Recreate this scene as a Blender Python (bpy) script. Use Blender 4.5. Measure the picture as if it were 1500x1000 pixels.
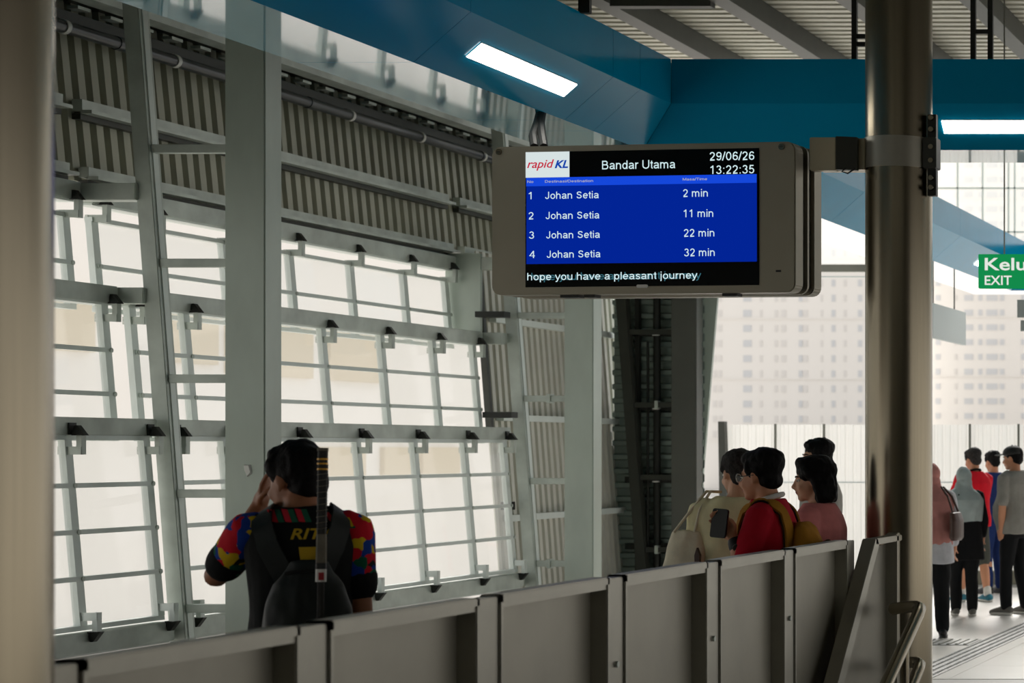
import bpy, bmesh, math, random
from mathutils import Vector, Matrix, noise
from mathutils.bvhtree import BVHTree
random.seed(7)
R = math.radians
for o in list(bpy.data.objects):
    bpy.data.objects.remove(o)
scene = bpy.context.scene
C = scene.collection

# ------------------------------------------------------------------ camera, sky, sun, exposure
EYE = 1.68
cam_d = bpy.data.cameras.new('camera')
cam_d.sensor_width = 36.0
cam_d.lens = 72.0
cam_d.shift_x = -1340 / 1500
cam_d.shift_y = 158 / 1500
cam_d.clip_end = 3000
cam_d.dof.use_dof = True
cam_d.dof.focus_distance = 10.6
cam_d.dof.aperture_fstop = 5.0
cam = bpy.data.objects.new('camera', cam_d)
cam.location = (0, 0, EYE)
cam.rotation_euler = (R(90), 0, 0)
C.objects.link(cam)
scene.camera = cam

world = bpy.data.worlds.new('hazy_sky')
scene.world = world
world.use_nodes = True
wb = world.node_tree.nodes['Background']
wb.inputs['Color'].default_value = (1.0, 0.985, 0.972, 1)
wb.inputs['Strength'].default_value = 0.8
sun_d = bpy.data.lights.new('sun', 'SUN')
sun_d.energy = 6.5
sun_d.angle = R(24)
sun_d.color = (1.0, 0.96, 0.9)
sun = bpy.data.objects.new('sun', sun_d)
sun.rotation_euler = (R(-54), 0, R(8))
C.objects.link(sun)
vs = scene.view_settings
vs.view_transform = 'Standard'
vs.look = 'None'
vs.gamma = 1.0
vs.use_curve_mapping = False
vs.exposure = 0.15

# ------------------------------------------------------------------ materials
def lin(c):
    return tuple(((x / 255) / 12.92 if x / 255 <= .04045 else ((x / 255 + .055) / 1.055) ** 2.4) for x in c)

def mat(name, rgb, rough=.6, metal=0.0, spec=.5, coat=0.0, ior=1.5, var=0.0, scale=8.0, bump=0.0, bscale=60.0, stretch=(1, 1, 1)):
    m = bpy.data.materials.new(name)
    m.use_nodes = True
    nt = m.node_tree
    b = nt.nodes['Principled BSDF']
    col = lin(rgb)
    b.inputs['Base Color'].default_value = (*col, 1)
    b.inputs['Roughness'].default_value = rough
    b.inputs['Metallic'].default_value = metal
    b.inputs['Specular IOR Level'].default_value = spec
    b.inputs['IOR'].default_value = ior
    b.inputs['Coat Weight'].default_value = coat
    b.inputs['Coat Roughness'].default_value = .05
    if var or bump:
        tc = nt.nodes.new('ShaderNodeTexCoord')
        mp = nt.nodes.new('ShaderNodeMapping')
        mp.inputs['Scale'].default_value = stretch
        nt.links.new(tc.outputs['Object'], mp.inputs['Vector'])
    if var:
        n = nt.nodes.new('ShaderNodeTexNoise')
        n.inputs['Scale'].default_value = scale
        n.inputs['Detail'].default_value = 5
        nt.links.new(mp.outputs['Vector'], n.inputs['Vector'])
        r = nt.nodes.new('ShaderNodeValToRGB')
        r.color_ramp.elements[0].position = .3
        r.color_ramp.elements[1].position = .7
        r.color_ramp.elements[0].color = (*[c * (1 - var) for c in col], 1)
        r.color_ramp.elements[1].color = (*[min(1, c * (1 + var)) for c in col], 1)
        nt.links.new(n.outputs['Fac'], r.inputs['Fac'])
        nt.links.new(r.outputs['Color'], b.inputs['Base Color'])
    if bump:
        n2 = nt.nodes.new('ShaderNodeTexNoise')
        n2.inputs['Scale'].default_value = bscale
        n2.inputs['Detail'].default_value = 4
        nt.links.new(mp.outputs['Vector'], n2.inputs['Vector'])
        bp = nt.nodes.new('ShaderNodeBump')
        bp.inputs['Strength'].default_value = bump
        bp.inputs['Distance'].default_value = .01
        nt.links.new(n2.outputs['Fac'], bp.inputs['Height'])
        nt.links.new(bp.outputs['Normal'], b.inputs['Normal'])
    return m

def emit(name, rgb, strength):
    m = bpy.data.materials.new(name)
    m.use_nodes = True
    nt = m.node_tree
    nt.nodes.remove(nt.nodes['Principled BSDF'])
    e = nt.nodes.new('ShaderNodeEmission')
    e.inputs['Color'].default_value = (*lin(rgb), 1)
    e.inputs['Strength'].default_value = strength
    nt.links.new(e.outputs[0], nt.nodes['Material Output'].inputs['Surface'])
    return m

M = {}
M['galv'] = mat('galvanised_steel', (188, 196, 188), .42, .2, var=.18, scale=5, bump=.05, bscale=25)
M['galv_col'] = mat('grey_painted_steel', (180, 191, 181), .38, .12, var=.12, scale=3, stretch=(1, 1, .4))
M['alu'] = mat('aluminium_frame', (222, 230, 225), .4, .12, var=.04, scale=6)
M['black_iron'] = mat('black_iron', (38, 40, 36), .5, .3)
M['corr'] = mat('corrugated_sheet', (172, 173, 156), .45, .2, var=.08, scale=3)
M['corr_light'] = mat('light_corrugated_sheet', (208, 207, 196), .45, .2, var=.06, scale=3)
M['corr_dark'] = mat('dark_green_corrugated_sheet', (142, 156, 150), .4, .4, var=.1, scale=3)
M['roof'] = mat('roof_deck', (196, 193, 178), .45, .2, var=.08, scale=2)
M['purlin'] = mat('purlin_steel', (112, 113, 104), .5, .3, var=.1, scale=3)
M['dark_steel'] = mat('dark_steel', (62, 64, 58), .5, .3, var=.1)
M['blue'] = mat('blue_composite_panel', (0, 140, 184), .2, 0, spec=.3, coat=.0, ior=1.25, var=.06, scale=1.5, bump=.012, bscale=1.6)
M['blue_gloss'] = mat('polished_blue_panel', (0, 158, 196), .03, 0, spec=.6, coat=1.0, ior=2.2, var=.05, scale=1.5, bump=.02, bscale=1.4)
M['stainless'] = mat('stainless_steel', (146, 137, 118), .26, 1.0, var=.06, scale=6, stretch=(18, 18, .25), bump=.02, bscale=30)
M['stainless_dark'] = mat('brushed_stainless', (162, 159, 147), .36, .5, var=.06, scale=8)
M['housing'] = mat('display_housing', (152, 146, 129), .45, .45, var=.03, scale=5)
M['dark_col'] = mat('dark_grey_steel', (96, 98, 92), .5, .1, var=.08, scale=3)  # darker tone for the wall column at the end wall
M['arm_tan'] = mat('tan_grey_steel', (186, 176, 150), .4, .4, var=.04)
M['rubber'] = mat('black_rubber', (22, 23, 21), .6)
M['pvc'] = mat('dark_pipe', (52, 56, 60), .3)
M['white_clip'] = mat('white_clip', (225, 225, 220), .5)
M['floor'] = mat('floor_terrazzo', (230, 226, 220), .3, var=.03, scale=3)
M['slab'] = mat('grey_concrete_slab', (132, 131, 126), .6, var=.08, scale=2)
M['tactile'] = mat('tactile_grey', (150, 150, 148), .5, var=.05)
M['white_wall'] = mat('white_paint', (232, 230, 226), .6)
M['kerb'] = mat('olive_kerb', (140, 136, 118), .7, var=.1)
M['concrete'] = mat('pale_concrete', (196, 193, 188), .9, var=.03, scale=.05)
M['facade'] = mat('white_facade', (236, 233, 229), .9)
M['fwin'] = mat('hazed_window', (208, 210, 213), .6)  # both window colours lightened to stand in for haze over the far towers
M['fwin2'] = mat('hazed_window_pale', (222, 219, 216), .6)
M['tan'] = mat('tan_render', (214, 202, 180), .9)
M['lamp'] = emit('lamp_diffuser', (255, 250, 240), 9.0)
M['green'] = emit('exit_green', (22, 150, 82), .75)
M['exit_white'] = emit('exit_lettering', (240, 244, 236), .8)
M['lcd_black'] = mat('lcd_black', (6, 10, 12), .2, spec=.25)
M['lcd_blue'] = emit('lcd_blue', (2, 34, 142), 1.0)
M['lcd_stripe'] = emit('lcd_stripe', (20, 68, 208), 1.0)
M['lcd_text'] = emit('lcd_text', (205, 228, 232), .95)
M['lcd_ghost'] = emit('lcd_ghost', (58, 108, 120), .8)
M['lcd_tan'] = emit('lcd_tan', (165, 170, 185), .9)
M['lcd_white'] = emit('lcd_white', (214, 226, 226), .9)
M['logo_red'] = emit('logo_red', (196, 30, 60), .9)
M['logo_blue'] = emit('logo_blue', (20, 70, 170), .9)
M['clear_sign'] = mat('pale_hanging_board', (205, 214, 214), .5)
M['skin_a'] = mat('skin_brown', (164, 108, 76), .5, var=.05, scale=12)
M['skin_b'] = mat('skin_tan', (200, 140, 106), .5, var=.05, scale=12)
M['skin_c'] = mat('skin_light', (216, 164, 132), .5, var=.05, scale=12)
M['lips'] = mat('lips', (168, 88, 76), .5)
M['hair'] = mat('black_hair', (12, 10, 10), .6, spec=.15, var=.3, scale=60, bump=.3, bscale=140)
M['hair_grey'] = mat('greying_hair', (52, 49, 48), .7, spec=.15, var=.5, scale=70, bump=.5, bscale=140)
M['eye_white'] = mat('eye_white', (230, 226, 220), .3)
M['eye_dark'] = mat('eye_dark', (25, 18, 14), .2)

def cloth(name, rgb, **k):
    return mat(name, rgb, k.pop('rough', .85), spec=.2, var=k.pop('var', .08), scale=14, bump=.25, bscale=30)
M['jersey'] = cloth('black_jersey', (22, 24, 24))
M['bag_dark'] = mat('dark_green_nylon', (15, 24, 22), .6, var=.15, scale=10, bump=.3, bscale=18)
M['cream'] = cloth('cream_cotton', (238, 230, 186))
M['canvas'] = cloth('canvas_bag', (238, 230, 204))
M['maroon'] = cloth('crimson_polo', (176, 16, 38))
M['white_cloth'] = cloth('white_cloth', (225, 222, 216))
M['mustard'] = cloth('mustard_canvas', (166, 116, 34))
M['mustard_dark'] = cloth('dark_brown_canvas', (64, 44, 22))
M['rose'] = cloth('rose_cotton', (222, 138, 136))
M['red'] = cloth('red_polo', (206, 22, 40))
M['grey_t'] = cloth('grey_tshirt', (148, 146, 140))
M['pale_t'] = cloth('pale_grey_shirt', (176, 172, 166))
M['black_c'] = cloth('black_trousers', (22, 23, 25))
M['black_abaya'] = cloth('black_tunic', (20, 20, 22))
M['grey_hijab'] = cloth('grey_headscarf', (168, 180, 180))
M['pink_hijab'] = cloth('dusty_pink_headscarf', (198, 136, 130))
M['lilac'] = cloth('pale_blouse', (196, 196, 202))
M['shorts'] = cloth('olive_shorts', (70, 72, 66))
M['navy'] = cloth('navy_cloth', (28, 48, 98))
M['brown_leather'] = mat('dark_brown_leather', (72, 48, 40), .45, var=.1)
M['shoe_black'] = mat('black_shoe', (24, 24, 26), .35)
M['shoe_grey'] = mat('grey_shoe', (110, 108, 102), .8)
M['shoe_blue'] = mat('teal_shoe', (50, 120, 140), .7, var=.4, scale=20)
M['sole'] = mat('white_sole', (220, 218, 212), .7)
M['gold'] = mat('gold_band', (190, 140, 40), .35, .6)
M['grip'] = mat('black_grip', (34, 32, 28), .7, bump=.5, bscale=80)
M['grip_grey'] = mat('worn_grey_grip', (112, 106, 92), .85, var=.12, scale=30, bump=.4, bscale=90)
M['tag_red'] = mat('red_print', (170, 30, 40), .6)
M['yellow_print'] = mat('yellow_print', (206, 168, 24), .7)
M['screen_black'] = mat('phone_black', (12, 13, 14), .15, coat=.4)
M['red_print'] = mat('red_stripe', (200, 26, 48), .8)
M['green_print'] = mat('green_stripe', (14, 92, 66), .8)

def glass_mat():
    m = bpy.data.materials.new('wall_glass')
    m.use_nodes = True
    nt = m.node_tree
    nt.nodes.remove(nt.nodes['Principled BSDF'])
    out = nt.nodes['Material Output']
    t = nt.nodes.new('ShaderNodeBsdfTransparent')
    t.inputs['Color'].default_value = (.985, .99, .985, 1)
    tl = nt.nodes.new('ShaderNodeBsdfTranslucent')
    tl.inputs['Color'].default_value = (.88, .89, .89, 1)
    mx = nt.nodes.new('ShaderNodeMixShader')
    mx.inputs[0].default_value = .12
    nt.links.new(t.outputs[0], mx.inputs[1])
    nt.links.new(tl.outputs[0], mx.inputs[2])
    g = nt.nodes.new('ShaderNodeBsdfGlossy')
    g.inputs['Roughness'].default_value = .04
    mx2 = nt.nodes.new('ShaderNodeMixShader')
    mx2.inputs[0].default_value = .05
    nt.links.new(mx.outputs[0], mx2.inputs[1])
    nt.links.new(g.outputs[0], mx2.inputs[2])
    nt.links.new(mx2.outputs[0], out.inputs['Surface'])
    return m
M['glass'] = glass_mat()
def poly_mat():
    m = bpy.data.materials.new('translucent_white_sheet')
    m.use_nodes = True
    nt = m.node_tree
    b = nt.nodes['Principled BSDF']
    b.inputs['Base Color'].default_value = (.9, .89, .87, 1)
    b.inputs['Roughness'].default_value = .5
    tl = nt.nodes.new('ShaderNodeBsdfTranslucent')
    tl.inputs['Color'].default_value = (.8, .8, .79, 1)
    mx = nt.nodes.new('ShaderNodeMixShader')
    mx.inputs[0].default_value = .5
    nt.links.new(b.outputs[0], mx.inputs[1])
    nt.links.new(tl.outputs[0], mx.inputs[2])
    nt.links.new(mx.outputs[0], nt.nodes['Material Output'].inputs['Surface'])
    return m
M['poly'] = poly_mat()

def perforated():
    """stainless sheet with a fine staggered grid of punched holes"""
    m = mat('perforated_sheet', (162, 158, 144), .42, .4, var=.08, scale=4)
    nt = m.node_tree
    out = nt.nodes['Material Output']
    b = nt.nodes['Principled BSDF']
    tc = nt.nodes.new('ShaderNodeTexCoord')
    v = nt.nodes.new('ShaderNodeTexVoronoi')
    v.inputs['Scale'].default_value = 110
    v.inputs['Randomness'].default_value = 0
    nt.links.new(tc.outputs['Object'], v.inputs['Vector'])
    lt = nt.nodes.new('ShaderNodeMath')
    lt.operation = 'LESS_THAN'
    lt.inputs[1].default_value = .3
    nt.links.new(v.outputs['Distance'], lt.inputs[0])
    tr = nt.nodes.new('ShaderNodeBsdfTransparent')
    mx = nt.nodes.new('ShaderNodeMixShader')
    nt.links.new(lt.outputs[0], mx.inputs[0])
    nt.links.new(b.outputs[0], mx.inputs[1])
    nt.links.new(tr.outputs[0], mx.inputs[2])
    nt.links.new(mx.outputs[0], out.inputs['Surface'])
    return m
M['perf'] = perforated()

def patchwork():
    m = cloth('patchwork_print', (200, 30, 40))
    nt = m.node_tree
    b = nt.nodes['Principled BSDF']
    tc = nt.nodes.new('ShaderNodeTexCoord')
    v = nt.nodes.new('ShaderNodeTexVoronoi')
    v.inputs['Scale'].default_value = 27
    v.distance = 'CHEBYCHEV'
    nt.links.new(tc.outputs['Object'], v.inputs['Vector'])
    sp = nt.nodes.new('ShaderNodeSeparateColor')
    nt.links.new(v.outputs['Color'], sp.inputs[0])
    r = nt.nodes.new('ShaderNodeValToRGB')
    r.color_ramp.interpolation = 'CONSTANT'
    cols = [(0, (206, 24, 44)), (.3, (214, 178, 24)), (.52, (24, 62, 150)), (.74, (206, 24, 44)), (.86, (12, 92, 66)), (.94, (22, 24, 24))]
    e = r.color_ramp.elements
    while len(e) < len(cols):
        e.new(.5)
    for i, (p, c) in enumerate(cols):
        e[i].position = p
        e[i].color = (*lin(c), 1)
    nt.links.new(sp.outputs[0], r.inputs['Fac'])
    nt.links.new(r.outputs['Color'], b.inputs['Base Color'])
    return m
M['patch'] = patchwork()

# ------------------------------------------------------------------ builders
class MB:
    """collects shapes (world or local coordinates) for ONE mesh object"""
    def __init__(s):
        s.v = []
        s.f = []
    def add(s, vs, fs):
        n = len(s.v)
        s.v += [tuple(p) for p in vs]
        s.f += [tuple(i + n for i in f) for f in fs]
        return s
    def box(s, x0, x1, y0, y1, z0, z1):
        vs = [(x, y, z) for x in (x0, x1) for y in (y0, y1) for z in (z0, z1)]
        return s.add(vs, [(0, 1, 3, 2), (4, 6, 7, 5), (0, 4, 5, 1), (2, 3, 7, 6), (0, 2, 6, 4), (1, 5, 7, 3)])
    def hexa(s, a, b):
        """prism between two matching polygons a and b (lists of points)"""
        n = len(a)
        fs = [tuple(reversed(range(n))), tuple(range(n, 2 * n))]
        for i in range(n):
            j = (i + 1) % n
            fs.append((i, j, n + j, n + i))
        return s.add(list(a) + list(b), fs)
    def tube(s, pts, r, n=14, caps=True):
        pts = [Vector(p) for p in pts]
        rings = []
        up = None
        for i, p in enumerate(pts):
            d = (pts[min(i + 1, len(pts) - 1)] - pts[max(i - 1, 0)]).normalized()
            if up is None:
                up = d.orthogonal().normalized()
            else:
                up = (up - d * up.dot(d)).normalized()
            w = d.cross(up)
            rr = r[i] if isinstance(r, (list, tuple)) else r
            rings.append([p + (up * math.cos(2 * math.pi * k / n) + w * math.sin(2 * math.pi * k / n)) * rr for k in range(n)])
        vs = [q for ring in rings for q in ring]
        fs = []
        for i in range(len(pts) - 1):
            for k in range(n):
                a, b = i * n + k, i * n + (k + 1) % n
                fs.append((a, b, b + n, a + n))
        if caps:
            fs.append(tuple(reversed(range(n))))
            fs.append(tuple(range(len(vs) - n, len(vs))))
        return s.add(vs, fs)
    def build(s, name, m, parent=None, bevel=0.0, smooth=False, segs=2, local=False):
        off = parent.location if (parent and parent.get('_world') and not local) else Vector((0, 0, 0))
        if parent and parent.parent and parent.parent.get('_world'):
            off = parent.parent.location
        me = bpy.data.meshes.new(name)
        me.from_pydata([tuple(Vector(p) - off) for p in s.v], [], s.f)
        bm = bmesh.new()
        bm.from_mesh(me)
        bmesh.ops.recalc_face_normals(bm, faces=bm.faces)
        if bevel:
            bmesh.ops.bevel(bm, geom=list(bm.edges), offset=bevel, segments=segs, affect='EDGES', clamp_overlap=True)
        bm.to_mesh(me)
        bm.free()
        if smooth:
            me.shade_smooth()
            me.set_sharp_from_angle(angle=R(40))
        me.materials.append(M[m] if isinstance(m, str) else m)
        o = bpy.data.objects.new(name, me)
        C.objects.link(o)
        if parent:
            o.parent = parent
        return o

def tag(o, label=None, cat=None, group=None, kind=None):
    if label: o['label'] = label
    if cat: o['category'] = cat
    if group: o['group'] = group
    if kind: o['kind'] = kind
    return o

def root(name, loc, label=None, cat=None, group=None, kind=None, rz=0.0, world=True):
    o = bpy.data.objects.new(name, None)
    o.empty_display_size = .1
    C.objects.link(o)
    o.location = loc
    o.rotation_euler = (0, 0, rz)
    if world:
        o['_world'] = 1     # child meshes are written in world metres and moved to the root
    return tag(o, label, cat, group, kind)

def B(*a):
    return MB().box(*a)

def text(root_, name, body, x0, x1, z0, z1, m, y, shear=0.0, bold=0.0, depth=.0006, place=None):
    cu = bpy.data.curves.new(name, 'FONT')
    cu.body = body
    cu.shear = shear
    cu.offset = bold
    cu.extrude = depth
    cu.resolution_u = 3
    ob = bpy.data.objects.new(name, cu)
    C.objects.link(ob)
    dg = bpy.context.evaluated_depsgraph_get()
    me = bpy.data.meshes.new_from_object(ob.evaluated_get(dg))
    bpy.data.objects.remove(ob)
    xs = [v.co.x for v in me.vertices]
    ys = [v.co.y for v in me.vertices]
    ax, bx, ay, by = min(xs), max(xs), min(ys), max(ys)
    for v in me.vertices:
        px = x0 + (v.co.x - ax) / (bx - ax) * (x1 - x0)
        pz = z0 + (v.co.y - ay) / (by - ay) * (z1 - z0)
        v.co = place(px, pz, v.co.z) if place else Vector((px, y - v.co.z, pz))
    me.materials.clear()
    me.materials.append(M[m])
    o = bpy.data.objects.new(name, me)
    C.objects.link(o)
    o.parent = root_
    return o


# plain sans lettering for the screen, drawn as strokes (cap height 1)
def arc(cx, cy, rx, ry, a0, a1, n=14):
    return [(cx + rx * math.cos(R(a0 + (a1 - a0) * k / n)), cy + ry * math.sin(R(a0 + (a1 - a0) * k / n))) for k in range(n + 1)]
S_PTS = [(.56, .54), (.52, .61), (.45, .65), (.35, .665), (.25, .65), (.175, .60), (.15, .53), (.175, .46), (.25, .41), (.36, .375), (.47, .34), (.545, .285), (.57, .2), (.54, .125), (.46, .07), (.35, .055), (.24, .07), (.165, .12), (.13, .2)]
SIX = [[(.61, .78), (.57, .87), (.5, .925), (.4, .945), (.29, .91), (.2, .8), (.15, .6), (.14, .35)], arc(.39, .31, .25, .25, 0, 360, 20)]
GL = {
 'o': (.777, [arc(.385, .36, .265, .305, 0, 360, 22)]),
 'a': (.777, [arc(.37, .5, .235, .165, 165, 0) + [(.605, .14), (.66, 0)], [(.605, .4), (.45, .37)] + arc(.32, .205, .195, .15, 85, 275) + [(.45, .085), (.56, .15), (.605, .24)]]),
 'n': (.777, [[(.13, 0), (.13, .725)], arc(.372, .42, .24, .245, 175, 0) + [(.612, 0)]]),
 'h': (.777, [[(.13, 0), (.13, 1)], arc(.372, .42, .24, .245, 175, 0) + [(.612, 0)]]),
 'm': (1.163, [[(.13, 0), (.13, .725)], arc(.345, .45, .21, .215, 170, 0) + [(.555, 0)], arc(.765, .45, .21, .215, 170, 0) + [(.975, 0)]]),
 'r': (.465, [[(.13, 0), (.13, .725)], arc(.36, .42, .22, .245, 170, 72)]),
 'd': (.777, [arc(.36, .36, .24, .305, 0, 360, 22), [(.62, 1), (.62, 0)]]),
 'p': (.777, [arc(.4, .36, .24, .305, 0, 360, 22), [(.135, .725), (.135, -.28)]]),
 'u': (.777, [[(.13, .725)] + arc(.37, .3, .24, .245, 180, 350), [(.612, .725), (.612, 0)]]),
 't': (.388, [[(.2, .92), (.2, .18)] + arc(.3, .17, .1, .11, 180, 290), [(.03, .67), (.36, .67)]]),
 'e': (.777, [[(.13, .37), (.65, .37)] + arc(.385, .36, .265, .305, 3, 322, 22)]),
 'i': (.31, [[(.155, 0), (.155, .725)], [(.155, .87), (.155, 1)]]),
 'l': (.31, [[(.155, 0), (.155, 1)]]),
 'j': (.31, [[(.155, .725), (.155, -.15)] + arc(.06, -.15, .095, .085, 0, -85, 6), [(.155, .87), (.155, 1)]]),
 'v': (.698, [[(.06, .725), (.35, .03)], [(.35, .03), (.64, .725)]]),
 'y': (.698, [[(.06, .725), (.35, .03)], [(.64, .725), (.35, .03), (.3, -.1), (.25, -.17), (.18, -.2), (.09, -.2)]]),
 's': (.698, [S_PTS]),
 'S': (.93, [[(x * 1.28 + .02, y * 1.375) for x, y in S_PTS]]),
 'J': (.698, [[(.52, 1), (.52, .28)] + arc(.31, .28, .21, .225, 0, -175)]),
 'B': (.93, [[(.15, 0), (.15, 1)], [(.15, .94), (.5, .94)] + arc(.5, .735, .2, .205, 90, -90) + [(.15, .53)], [(.5, .53)] + arc(.54, .295, .24, .235, 90, -90) + [(.15, .06)]]),
 'U': (1.0, [[(.15, 1)] + arc(.5, .36, .35, .305, 180, 360) + [(.85, 1)]]),
 'N': (1.0, [[(.15, 0), (.15, 1)], [(.15, 1), (.85, 0)], [(.85, 0), (.85, 1)]]),
 'D': (1.0, [[(.15, 0), (.15, 1)], [(.15, .94), (.45, .94)] + arc(.45, .5, .42, .44, 90, -90) + [(.15, .06)]]),
 'T': (.853, [[(.05, .94), (.8, .94)], [(.425, 0), (.425, .94)]]),
 'M': (1.163, [[(.15, 0), (.15, 1)], [(.15, 1), (.58, .06)], [(.58, .06), (1.01, 1)], [(1.01, 1), (1.01, 0)]]),
 '0': (.777, [arc(.385, .5, .26, .445, 0, 360, 26)]),
 '1': (.777, [[(.45, 0), (.45, 1)], [(.45, .98), (.34, .84), (.17, .75)]]),
 '2': (.777, [arc(.375, .7, .24, .245, 172, -30) + [(.4, .34), (.2, .17), (.13, .06), (.66, .06)]]),
 '3': (.777, [arc(.37, .735, .215, .21, 165, -85), arc(.37, .285, .26, .235, 88, -168)]),
 '4': (.777, [[(.55, 0), (.55, 1)], [(.55, .97), (.09, .3), (.72, .3)]]),
 '5': (.777, [[(.61, .94), (.23, .94), (.165, .5)] + arc(.37, .33, .26, .275, 140, -160)]),
 '6': (.777, SIX),
 '9': (.777, [[(.777 - x, 1 - y) for x, y in q] for q in SIX]),
 '/': (.388, [[(.03, -.02), (.35, 1.02)]]),
 ':': (.388, [[(.19, 0), (.19, .13)], [(.19, .6), (.19, .73)]]),
}
def sans(par, name, body, x0, x1, z0, cap, m, y, wt=.125):
    """one flat mesh per word, fitted between x0 and x1 on baseline z0"""
    adv = sum(GL[c][0] if c != ' ' else .388 for c in body) - .12
    k = (x1 - x0) / adv
    pen = -.06
    words, cur = [], MB()
    hw = wt / 2
    for c in body + ' ':
        if c == ' ':
            if cur.v:
                cur.build(name, m, par, local=True)
            cur = MB()
            pen += .388
            continue
        for st in GL[c][1]:
            L_, Rt = [], []
            for i, (px, pz) in enumerate(st):
                a, b = st[max(i - 1, 0)], st[min(i + 1, len(st) - 1)]
                if st[0] == st[-1] and i in (0, len(st) - 1):
                    a, b = st[-2], st[1]
                dx, dz = b[0] - a[0], b[1] - a[1]
                ln = math.hypot(dx, dz) or 1
                f = 1.0
                if 0 < i < len(st) - 1:
                    u1 = (px - st[i - 1][0], pz - st[i - 1][1])
                    l1 = math.hypot(*u1) or 1
                    cs = abs((u1[0] * dx + u1[1] * dz) / (l1 * ln))
                    f = min(1.5, 1 / max(cs, .5))
                ox, oz = -dz / ln * hw * f, dx / ln * hw * f
                L_.append((x0 + (pen + px + ox) * k, y, z0 + (pz + oz) * cap))
                Rt.append((x0 + (pen + px - ox) * k, y, z0 + (pz - oz) * cap))
            n = len(st)
            cur.add(L_ + Rt, [(i, i + 1, n + i + 1, n + i) for i in range(n - 1)])
        pen += GL[c][0]

# ------------------------------------------------------------------ ground, floor, roof
fl = root('floor', (-1, 10, 0), kind='structure', label='pale polished platform floor')
B(-9.4, 7, -8, 25.9, -.3, -.004).build('slab', 'slab', fl)
gnd = MB().box(-900, 900, -120, 1200, -6.4, -6).build('ground_plane', 'concrete')
tag(gnd, 'pale sunlit ground far below the raised platform', kind='structure')

# large floor tiles near the queue, each a thin slab (joints 4 mm)
def floor_tiles():
    tw = .9
    first = None
    for i in range(7):
        for j in range(12):
            X, Y = -8.0 + i * tw, 15.0 + j * tw
            if Y + tw > 25.6:
                continue
            if first is None:
                first = MB().box(0, tw - .004, 0, tw - .004, -.0045, 0).build('tile', 'floor', fl, local=True)
                o = first
            else:
                o = first.copy()
                C.objects.link(o)
            o.location = Vector((X, Y, 0)) - fl.location
floor_tiles()

tp = root('tactile_paving', (-3.8, 17, 0), 'grey tactile guide strip of studded and ribbed tiles on the pale floor', 'tactile paving')
k = 0
for j in range(33):
    y0 = 15.0 + j * .3
    t = B(-3.91, -3.632, y0, y0 + .294, 0, .006).build('stud_tile', 'tactile', tp)
    if y0 < 20:
        mb = MB()
        for a in range(4):
            for b in range(4):
                cx, cy = -3.875 + a * .068, y0 + .045 + b * .068
                mb.hexa([(cx + .018 * math.cos(q * math.pi / 4), cy + .018 * math.sin(q * math.pi / 4), .006) for q in range(8)],
                        [(cx + .012 * math.cos(q * math.pi / 4), cy + .012 * math.sin(q * math.pi / 4), .012) for q in range(8)])
        tag(mb.build('studs', 'tactile', t), kind='stuff')
for j in range(3):
    x0 = -4.83 + j * .302
    t = B(x0, x0 + .298, 17.56, 18.07, 0, .006).build('rib_tile', 'tactile', tp)
    for a in range(4):
        cx = x0 + .04 + a * .073
        B(cx - .012, cx + .012, 17.58, 18.05, .006, .014).build('rib', 'purlin', t)

# roof: flat deck of transverse ribs on purlins that run along the platform, sloping to the eaves on the left
def corrugated(mb, n, fn, depth, pitch, flat=.5):
    """trapezoid sheet: n ribs; fn(a, d) -> two points (start, end) for offset a along the sheet and depth d"""
    prof = []
    for i in range(n):
        a = i * pitch
        prof += [(a, 0), (a + pitch * flat, 0), (a + pitch * (flat + .1), depth), (a + pitch * .9, depth), (a + pitch, 0)]
    out = []
    for p in prof:
        if not out or abs(p[0] - out[-1][0]) > 1e-6 or abs(p[1] - out[-1][1]) > 1e-6:
            out.append(p)
    t = .004
    A = [fn(a, d) for a, d in out]
    Bk = [fn(a, d + t) for a, d in out]
    vs, fs = [], []
    for (p, q), (p2, q2) in zip(A, Bk):
        vs += [p, q, p2, q2]
    m = len(out)
    for i in range(m - 1):
        a, b = 4 * i, 4 * (i + 1)
        fs += [(a, b, b + 1, a + 1), (a + 2, a + 3, b + 3, b + 2), (a, a + 2, b + 2, b), (a + 1, b + 1, b + 3, a + 3)]
    fs += [(0, 1, 3, 2), (4 * m - 4, 4 * m - 2, 4 * m - 1, 4 * m - 3)]
    return mb.add(vs, fs)

ZR = 5.88
ceil = root('ceiling', (-1, 10, ZR), kind='structure', label='ribbed metal roof deck over the platform')
yy = -7.0
while yy < 22.3:
    n = 10 if yy < 20.9 else 7
    corrugated(MB(), n, lambda a, d: ((-8.95, yy + a, ZR + d), (7.0, yy + a, ZR + d)), .05, .2).build('deck_sheet', 'roof', ceil)
    yy += 2.0
PUR = 'dark_steel'
for r_ in (2.07, 1.82, 1.545, 1.27, 1.0, .72, .45, .18, -.1, -.4, -.7, -1.0, -1.3):
    xx = -r_ * (ZR - .12 - EYE)
    mb = MB().box(xx - .09, xx + .09, -7, 22.4, ZR - .2, ZR - .185).box(xx + .066, xx + .09, -7, 22.4, ZR - .185, ZR - .012).box(xx - .09, xx + .09, -7, 22.4, ZR - .012, ZR)
    mb.build('purlin', PUR, ceil)
B(-7.3, -6.4, 18.3, 18.42, ZR - .24, ZR - .14).build('cross_member', 'dark_steel', ceil)

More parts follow.
